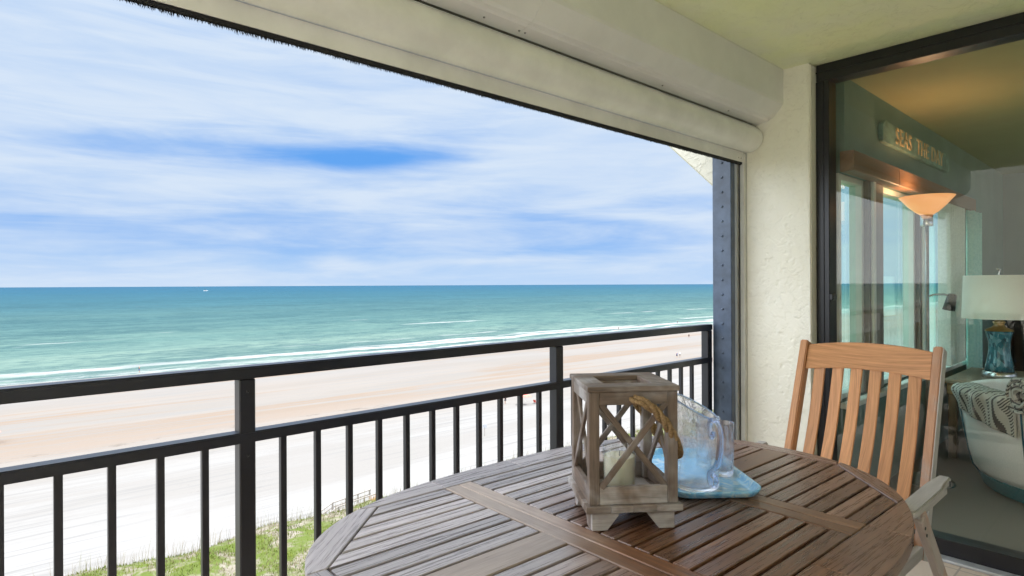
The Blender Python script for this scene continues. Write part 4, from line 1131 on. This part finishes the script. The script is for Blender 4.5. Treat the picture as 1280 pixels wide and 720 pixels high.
# ------------------------------------------------------------------ tray, pitcher, tumblers
def tableware():
    rz = math.atan2(-0.643, 0.766)
    cx, cy = 1.559, 0.941
    hx, hy, rr = 0.125, 0.210, 0.060
    b = MB()
    def loop(off, z):
        pts = []
        ax, ay, r = hx+off, hy+off, max(0.012, rr+off)
        for qx, qy, a0 in ((ax-r, ay-r, 0), (-ax+r, ay-r, 90), (-ax+r, -ay+r, 180), (ax-r, -ay+r, 270)):
            for i in range(9):
                a = R(a0+i*90/8); pts.append(Vector((qx+r*math.cos(a), qy+r*math.sin(a), z)))
        return pts
    prof = [(-0.040, 0.0008), (-0.018, 0.0012), (-0.006, 0.008), (0.0, 0.018), (0.0015, 0.0225), (-0.0015, 0.0240), (-0.006, 0.0225), (-0.016, 0.0100), (-0.024, 0.0058)]
    bm2 = bmesh.new(); rings = [[bm2.verts.new(p) for p in loop(o, z)] for o, z in prof]
    n = len(rings[0])
    for P_, Q_ in zip(rings, rings[1:]):
        for j in range(n):
            f = bm2.faces.new((P_[j], P_[(j+1) % n], Q_[(j+1) % n], Q_[j])); f.smooth = True
    bm2.faces.new(rings[0][::-1]); f = bm2.faces.new(rings[-1])
    b._absorb(bm2, Matrix.Identity(4), 0)
    o = b.build('serving_tray', M_TRAY, label='glossy pale blue ceramic tray under the pitcher beside the lantern', cat='tray')
    o.location = (cx, cy, TZ+0.0005); o.rotation_euler = (0, 0, rz)
    tz = TZ+0.0005+0.0062
    # pitcher
    k = empty('pitcher', (1.462, 0.874, tz), R(0), label='rippled clear glass pitcher with a curled pale blue handle on the tray', cat='pitcher')
    def rim(x, y, z, a):
        # the spout side (away from the camera, to the left) is pulled up and out
        d = math.cos(a-R(118)); up = max(0, z-0.12)/0.09
        s = 1+0.16*max(0, d)**3*up
        return (x*s, y*s, z+0.030*d*up)
    out = [(0.0, 0.0), (0.050, 0.0), (0.057, 0.004), (0.060, 0.012), (0.0595, 0.05), (0.058, 0.10), (0.0565, 0.15), (0.0575, 0.19), (0.061, 0.215)]
    inn = [(0.0585, 0.2155), (0.0545, 0.19), (0.0535, 0.15), (0.055, 0.10), (0.0565, 0.05), (0.056, 0.016), (0.050, 0.011), (0.0, 0.010)]
    def fine(P_, m=7):
        q = []
        for (r0, z0), (r1, z1) in zip(P_, P_[1:]):
            mm = m if abs(z1-z0) > 0.02 else 1
            q += [(r0+(r1-r0)*i/mm, z0+(z1-z0)*i/mm) for i in range(mm)]
        return q+[P_[-1]]
    def rimr(x, y, z, a):
        k_ = 1+0.010*math.sin(z*210+1.2*math.sin(a*2)+a)*min(1, z/0.03)
        return rim(x*k_, y*k_, z, a)
    b = MB(); b.lathe(fine(out)+fine(inn), n=72, fn=rimr); b.build('jug', M_PITCH, k)
    b = MB(); b.sweep([rim(0.0602*math.cos(2*math.pi*i/60), 0.0602*math.sin(2*math.pi*i/60), 0.216, 2*math.pi*i/60) for i in range(60)], 0.0026, 8, closed=True); b.build('lip', M_HAND, k)
    cd = Vector((-0.45, -0.55, 0)); cd = Vector((0.10, -0.80, 0)).normalized()
    cd = Vector((-0.36, -0.74, 0)).normalized()
    pts = []
    for r_, z_ in [(0.080, 0.165), (0.072, 0.150), (0.064, 0.160), (0.062, 0.178), (0.070, 0.192), (0.085, 0.196), (0.100, 0.185), (0.108, 0.160), (0.108, 0.130), (0.102, 0.100), (0.090, 0.078), (0.074, 0.066), (0.064, 0.052), (0.066, 0.034), (0.080, 0.028), (0.090, 0.040), (0.084, 0.054), (0.074, 0.050)]:
        pts.append(cd*(r_)+Vector((0, 0, z_)))
    # smooth the path
    def cr(P, m=5):
        out = []
        for i in range(len(P)-1):
            p0, p1, p2, p3 = P[max(i-1, 0)], P[i], P[i+1], P[min(i+2, len(P)-1)]
            for j in range(m):
                s = j/m; out.append(0.5*((2*p1)+(-p0+p2)*s+(2*p0-5*p1+4*p2-p3)*s*s+(-p0+3*p1-3*p2+p3)*s**3))
        out.append(P[-1]); return out
    pp = cr(pts); nn = len(pp)
    b = MB(); b.sweep(pp, [0.0055+0.0035*math.sin(math.pi*i/(nn-1)) for i in range(nn)], 12); b.build('handle', M_HAND, k)
    def tumbler(x, y, label):
        k = empty('tumbler', (x, y, tz), 0, label=label, cat='glass', group='clear glass tumblers on the tray')
        b = MB(); b.lathe([(0.0, 0.0), (0.029, 0.0), (0.033, 0.004), (0.0335, 0.02), (0.0345, 0.08), (0.0355, 0.148), (0.0345, 0.150), (0.0333, 0.148), (0.0322, 0.08), (0.031, 0.022), (0.027, 0.016), (0.0, 0.015)], n=40, fn=lambda x, y, z, a: (x*(1+0.012*math.sin(z*150+a*3)), y*(1+0.012*math.sin(z*150+a*3)), z)); b.build('cup', M_TUMB, k)
    tumbler(1.648, 0.945, 'clear glass tumbler half hidden behind the pitcher handle')
    tumbler(1.612, 0.882, 'clear glass tumbler standing at the right of the pitcher')
tableware()

# ------------------------------------------------------------------ folding armchair
def chair():
    t = empty('folding_armchair', (2.3, 0.81, 0), label='orange teak folding armchair with weathered arms at the table end', cat='chair')
    def L_(b, n, m, **k): return b.build(n, m, t, world=True, **k)
    y0, y1 = 0.567, 1.068
    def bx(z): return 2.405+(z-0.44)*0.39         # backrest line x for height z
    # posts
    for (ya, yb, m, ztop) in ((y0, y0+0.030, M_CHAIRM, 1.050), (y1-0.030, y1, M_CHAIR, 1.045)):
        b = MB(); yc = (ya+yb)/2
        b.bar((bx(0.36), yc, 0.36), (bx(ztop), yc, ztop), yb-ya, 0.052, (-1, 0, 0.39), 0.004, 2)
        L_(b, 'back_post', m)
    # outer side of the near post is weathered grey
    b = MB(); b.bar((bx(0.36), y0-0.0015, 0.36), (bx(1.046), y0-0.0015, 1.046), 0.003, 0.050, (-1, 0, 0.39), 0.001); L_(b, 'post_edge', M_CHAIRG)
    # curved top rail
    b = MB(); nseg = 14; H_ = 0.100
    def rail(zc, h, bow, arch, m, name):
        b = bmesh.new(); rings = []
        for i in range(nseg+1):
            s = i/nseg; y = y0+0.0305+(y1-y0-0.061)*s; k = 4*s*(1-s)
            zz = zc+arch*k
            pts = []
            for dz, dx in ((-h/2-arch*k*0.15, -0.011), (-h/2-arch*k*0.15, 0.011), (h/2, 0.011), (h/2, -0.011)):
                z = zz+dz; pts.append(b.verts.new((bx(z)+dx-0.004+bow*k, y, z)))
            rings.append(pts)
        for A_, B_ in zip(rings, rings[1:]):
            for j in range(4): b.faces.new((A_[j], A_[(j+1) % 4], B_[(j+1) % 4], B_[j]))
        b.faces.new(rings[0][::-1]); b.faces.new(rings[-1])
        bmesh.ops.recalc_face_normals(b, faces=b.faces[:])
        bmesh.ops.bevel(b, geom=[e for e in b.edges if e.calc_face_angle(0) > 0.8], offset=0.003, segments=2, affect='EDGES', clamp_overlap=True)
        q = MB(); q._absorb(b, Matrix.Identity(4), 1); L_(q, name, m)
    rail(0.985, 0.098, 0.018, 0.018, M_CHAIR, 'top_rail')
    rail(0.475, 0.05, 0.010, 0.0, M_CHAIR, 'lower_rail')
    # slats, gently curved
    ns = 6
    for i in range(ns):
        s = (i+0.78)/(ns+0.56); y = y0+0.03+(y1-y0-0.06)*s; k = 4*s*(1-s)
        b = bmesh.new(); rings = []
        for j in range(9):
            z = 0.49+(0.940+0.014*k-0.49)*j/8; c_ = math.sin(math.pi*j/8)
            x = bx(z)-0.004+0.018*k*(j/8)+0.018*c_
            w = 0.0205
            rings.append([b.verts.new((x-0.006, y-w, z)), b.verts.new((x+0.006, y-w, z)), b.verts.new((x+0.006, y+w, z)), b.verts.new((x-0.006, y+w, z))])
        for A_, B_ in zip(rings, rings[1:]):
            for q in range(4): f = b.faces.new((A_[q], A_[(q+1) % 4], B_[(q+1) % 4], B_[q]))
        b.faces.new(rings[0][::-1]); b.faces.new(rings[-1])
        bmesh.ops.recalc_face_normals(b, faces=b.faces[:])
        bmesh.ops.bevel(b, geom=[e for e in b.edges if e.calc_face_angle(0) > 0.8], offset=0.002, segments=1, affect='EDGES', clamp_overlap=True)
        q = MB(); q._absorb(b, Matrix.Identity(4), 2, lean=0.39); L_(q, 'back_slat', M_CHAIR)
    # seat
    b = MB()
    for i in range(9):
        x = 1.99+i*0.050; b.box(x, x+0.042, y0+0.03, y1-0.03, 0.425-0.02*i/9, 0.440-0.02*i/9, 0.002, grain=1)
    L_(b, 'seat_slats', M_CHAIR)
    for ya in (y0+0.002, y1-0.026):
        b = MB(); b.bar((1.97, ya+0.012, 0.405), (2.46, ya+0.012, 0.385), 0.024, 0.04, (0, 0, 1), 0.003); L_(b, 'seat_rail', M_CHAIRG)
    # arms, legs
    for side, yc in ((-1, 0.512), (1, 1.118)):
        b = MB()
        m = Matrix.Translation((0, yc, 0))
        b.prism([(1.945, -0.020), (1.97, -0.026), (2.24, -0.026), (2.28, -0.020), (2.385, -0.016), (2.385, 0.018), (2.27, 0.026), (1.97, 0.026), (1.945, 0.020)], 0.632, 0.655, 0.004, m, 0, 0, 2)
        b.prism([(2.02, -0.017), (2.33, -0.017), (2.33, 0.017), (2.02, 0.017)], 0.612, 0.6318, 0.002, m)
        L_(b, 'armrest', M_CHAIRG)
        b = MB(); b.bar((1.985, yc+0.014, 0.625), (1.62, yc+0.014, 0.0), 0.024, 0.046, (0, 0, 1), 0.004); L_(b, 'leg', M_CHAIRG)
        b = MB(); b.bar((2.030, yc-0.014*1, 0.622), (2.60, yc-0.014, 0.0), 0.024, 0.046, (0, 0, 1), 0.004); L_(b, 'leg', M_CHAIRM)
        for px_, pz_ in ((2.04, 0.585), (2.055, 0.560)):
            b = MB(); b.sweep([(px_, yc-0.0275, pz_), (px_, yc-0.0255, pz_)], 0.005, 10); L_(b, 'bolt', M_DARK)
        b = MB(); b.bar((2.345, yc-0.0215, 0.634), (2.345, yc-0.0215, 0.652), 0.003, 0.006, (1, 0, 0), 0.001); L_(b, 'slot', M_DARK)
    b = MB(); b.bar((1.78, 0.527, 0.24), (1.78, 1.10, 0.24), 0.024, 0.04, (0, 0, 1), 0.003); L_(b, 'stretcher', M_CHAIRG)
    b = MB(); b.bar((2.42, 0.50, 0.23), (2.42, 1.10, 0.23), 0.024, 0.04, (0, 0, 1), 0.003); L_(b, 'stretcher', M_CHAIRG)
chair()

# ------------------------------------------------------------------ things on the beach and the sea
def person(x, y, pose, shirt, shorts, label, grp='people on the far beach'):
    """small distant figure: one continuous skinned body, clothing as children"""
    verts = [(0, 0, .95), (0, 0, 1.18), (0, 0, 1.42), (0, 0, 1.52), (0, 0, 1.66), (.19, 0, 1.40), (.25, .02, 1.12), (.24, .12, .90), (-.19, 0, 1.40), (-.25, -.02, 1.12), (-.24, .06, .88),
             (.09, 0, .90), (.11, .10*pose, .50), (.11, -.02*pose, .08), (.11, .12, .03), (-.09, 0, .90), (-.11, -.14*pose, .50), (-.12, -.28*pose, .09), (-.12, -.14*pose, .03)]
    edges = [(0, 1), (1, 2), (2, 3), (3, 4), (2, 5), (5, 6), (6, 7), (2, 8), (8, 9), (9, 10), (0, 11), (11, 12), (12, 13), (13, 14), (0, 15), (15, 16), (16, 17), (17, 18)]
    rad = [.14, .14, .15, .06, .11, .06, .045, .035, .06, .045, .035, .10, .07, .045, .04, .10, .07, .045, .04]
    me = bpy.data.meshes.new('person'); me.from_pydata(verts, edges, [])
    o = bpy.data.objects.new('person', me); COL.objects.link(o)
    sk = o.modifiers.new('skin', 'SKIN')
    for i, r in enumerate(rad): me.skin_vertices[0].data[i].radius = (r, r)
    me.skin_vertices[0].data[0].use_root = True
    o.modifiers.new('sub', 'SUBSURF').levels = 1
    if 'skin' not in MATS: plain('skin', (0.42, 0.26, 0.18), 0.6)
    me.materials.append(MATS['skin'])
    p = shore(x, y, G-(max(0, y-165)*0.006)); o.location = p; o.rotation_euler = (0, 0, rng.uniform(0, 6.28)); o.scale = (1.15, 1.15, 1.12)
    tag(o, label, 'person', grp)
    b = MB(); b.lathe([(.13, .85), (.17, .95), (.155, 1.15), (.18, 1.38), (.10, 1.46)], n=12, fn=lambda x, y, z, a: (x*1.15, y, z)); b.build('shirt', shirt, o)
    b = MB(); b.lathe([(.20, .62), (.185, .80), (.165, .97)], n=12, fn=lambda x, y, z, a: (x*1.12, y*0.9, z)); b.build('shorts', shorts, o)
    return o
def cloth(n, c): return MATS.get(n) or plain(n, c, 0.8)
def beach():
    red = cloth('cloth_red', (0.45, 0.07, 0.05)); blue = cloth('cloth_blue', (0.05, 0.10, 0.25)); dark = cloth('cloth_dark', (0.03, 0.03, 0.04)); wht = cloth('cloth_white', (0.7, 0.7, 0.7)); org = cloth('cloth_pink', (0.55, 0.16, 0.12))
    F_ = Vector((math.cos(R(47.75)), math.sin(R(47.75)), 0)); R_ = Vector((math.sin(R(47.75)), -math.cos(R(47.75)), 0))
    # positions given in metres along the shore / out from the building
    person(81.4, 96.8, 0.6, dark, dark, 'person in dark clothes walking alone on the white sand below the middle rail')
    person(32.5, 205, 0.3, dark, blue, 'person wading in the shallows at the left of the beach')
    person(244, 158, 1.0, dark, dark, 'person in dark clothes on the orange sand left of the far group')
    person(277, 178, 0.6, blue, dark, 'left figure of the far pair walking near the waterline')
    person(287, 176, 0.8, wht, red, 'person in a white top, right figure of the far pair')
    person(293, 177, 0.5, red, dark, 'person in red beside the far pair near the waterline')
    person(262, 214, 0.4, dark, dark, 'person standing in the surf beyond the top rail')
    person(330, 222, 0.4, dark, blue, 'person in blue shorts in the surf farthest along the beach')
    person(175, 118, 0.7, blue, dark, 'person on the sand just above the middle rail near the beam')
    person(177.5, 118.5, 0.3, wht, dark, 'person in a white top just above the middle rail near the beam')
    # umbrellas
    def umbrella(x, y, r, label):
        c = shore(x, y, G)
        t = empty('beach_umbrella', c, rng.uniform(0, 6), label=label, cat='beach umbrella')
        b = MB(); b.lathe([(0.02, 2.25), (r*0.5, 2.10), (r*0.85, 1.88), (r, 1.70), (r*0.99, 1.69), (r*0.5, 2.08), (0.0, 2.22)], n=8, sm=False); b.build('canopy', org, t)
        b = MB(); b.sweep([(0, 0, 0), (0, 0, 2.3)], 0.02, 8); b.build('pole', wht, t)
    umbrella(84.2, 93.5, 1.3, 'pink red beach umbrella on the white sand left of the railing post')
    umbrella(-0.5, 127.5, 1.5, 'pink beach umbrella at the left edge of the photo')
    # two low chairs by the umbrella
    c = shore(86.5, 93.0, G)
    t = empty('beach_chair', c, 0.4, label='low red beach chair under the pink umbrella', cat='beach chair')
    b = MB(); b.box(-0.3, 0.3, -0.3, 0.3, 0.22, 0.27, 0.01); b.bar((-0.3, 0, 0.25), (-0.62, 0, 0.85), 0.55, 0.03); b.build('seat', red, t)
    b = MB()
    for sx in (-.28, .28):
        for sy in (-.28, .28): b.sweep([(sx, sy, 0), (sx, sy, .25)], 0.015, 6)
    b.build('legs', wht, t)
    # signboard on the sand
    c = shore(61.6, 78.6, G)
    t = empty('beach_sign', c, R(-30), label='small grey signboard on a post in the white sand', cat='sign')
    b = MB(); b.box(-0.04, 0.04, -0.04, 0.04, 0, 2.0, 0.005); b.build('post', M_BOARD, t)
    b = MB(); b.box(-0.35, 0.35, -0.07, -0.045, 1.35, 1.95, 0.01); b.build('board', plain('sign_grey', (0.42, 0.43, 0.45), 0.6), t)
    # sand fence pickets at the dune foot
    def fence(x, y, n, label, h=1.25, dx=0.11):
        c = shore(x, y, G-0.05)
        t = empty('sand_fence', c, SHORE, label=label, cat='fence', group='sand fences at the dune foot')
        b = MB()
        for i in range(n):
            hh = h*rng.uniform(0.75, 1.1); a = rng.uniform(-0.06, 0.06)
            b.bar((i*dx, rng.uniform(-.02, .02), 0), (i*dx+a, 0, hh), 0.045, 0.012, (0, 1, 0), 0)
        b.build('pickets', M_BOARD, t)
        b = MB()
        for z in (0.35, 0.8): b.sweep([(-.05, 0.02, z), (n*dx*0.5, 0.03, z-.02), (n*dx, 0.02, z)], 0.008, 6)
        b.build('wire', M_DARK, t)
    fence(18.3, 58.9, 15, 'short grey picket sand fence behind the grass left of the thick post', 1.3)
    fence(24.0, 60.5, 7, 'small leaning piece of sand fence close behind the thick post', 1.1)
    # half buried net mound
    b = MB()
    def dome(u, v):
        a = math.pi*u; q = v*math.pi
        return (1.35*math.cos(a), 0.5*math.sin(q)-0.25, 0.85*math.sin(a)*(0.6+0.4*math.sin(q)))
    b.grid(dome, 20, 8)
    m, tt, p, _ = newmat('net_mesh'); o_ = objc(tt)
    ck = tt.nodes.new('ShaderNodeTexChecker'); ck.inputs['Scale'].default_value = 9; tt.links.new(mapping(tt, o_, (1, 1, 1), (0, R(45), 0)), ck.inputs[0])
    ck.inputs['Color1'].default_value = (0.50, 0.50, 0.52, 1); ck.inputs['Color2'].default_value = (0.26, 0.26, 0.28, 1)
    tt.links.new(ck.outputs[0], p.inputs['Base Color']); setp(p, Roughness=0.8)
    o = b.build('net_bundle', m, label='grey mesh bundle half buried at the dune edge left of the picket fence', cat='net')
    o.location = shore(9.3, 60.8, G+0.0); o.modifiers.new('th', 'SOLIDIFY').thickness = 0.02
    # beach stair with handrails
    c = shore(27.0, 59.3, G)
    t = empty('beach_stair', c, SHORE, label='grey wooden stair with handrails going down from the dune beside the table edge', cat='stair')
    for yy in (0.0, 1.5):
        b = MB()
        pth = [(-2.6, 0.7), (0.2, 1.9), (4.6, 2.3)]
        for dz in (1.0, 0.55):
            for (xa, za), (xb, zb) in zip(pth, pth[1:]): b.bar((xa, yy, za-0.9+dz), (xb, yy, zb-0.9+dz), 0.14, 0.10, (0, 0, 1), 0)
        b.build('handrail', M_BOARD, t)
        for xx, zt in ((-2.55, 0.85), (-1.2, 1.45), (0.2, 2.05), (1.7, 2.2), (3.1, 2.35), (4.5, 2.45)):
            b = MB(); b.box(xx-.07, xx+.07, yy-.07, yy+.07, -0.1, zt, 0.005); b.build('post', M_BOARD, t)
    b = MB()
    for k in range(9): b.box(-2.6+k*0.31, -2.3+k*0.31, 0.06, 1.44, 0.02+k*0.125, 0.08+k*0.125, 0.01, grain=1)
    b.box(0.2, 4.6, 0.06, 1.44, 1.10, 1.17, 0.01); b.build('steps', M_BOARD, t)
    # dry clumps and driftwood by the stair
    brn = cloth('dry_brush', (0.30, 0.17, 0.08))
    for (x, y, s, lab) in ((30.8, 58.6, 1.0, 'tall brown dry shrub beside the top of the beach stair'), (27.4, 57.3, 0.7, 'low brown dry shrub in front of the beach stair')):
        c = shore(x, y, G+0.6)
        b = MB()
        for i in range(90):
            a = rng.uniform(0, 6.28); h = rng.uniform(0.5, 2.0)*s; r = rng.uniform(0.1, 0.7)*s
            b.sweep([(0.1*math.cos(a), 0.1*math.sin(a), 0), (r*.6*math.cos(a), r*.6*math.sin(a), h*.6), (r*math.cos(a+.3), r*math.sin(a+.3), h)], [0.03, 0.035, 0.01], 4)
        o = b.build('dry_shrub', brn, label=lab, cat='shrub'); o.location = c
    # boat on the horizon
    c = (F_*3150+R_*(257-640)/754*3150); 
    t = empty('fishing_boat', (c.x, c.y, G-0.22), R(-40), label='small white boat far out below the horizon', cat='boat')
    b = MB(); m = Matrix.Scale(0.85, 4)
    b.prism([(-12, -2.6), (8, -2.6), (14, 0), (8, 2.6), (-12, 2.6)], -1, 3.0, 0.3, m); b.build('hull', cloth('cloth_white', (0.7,)*3), t)
    b = MB(); b.box(-6, 2, -1.8, 1.8, 3.1, 6.5, 0.3, m); b.build('cabin', dark, t)
    b = MB(); b.sweep([(0, 0, 5.2), (0, 0, 11)], 0.2, 6); b.build('mast', dark, t)
beach()
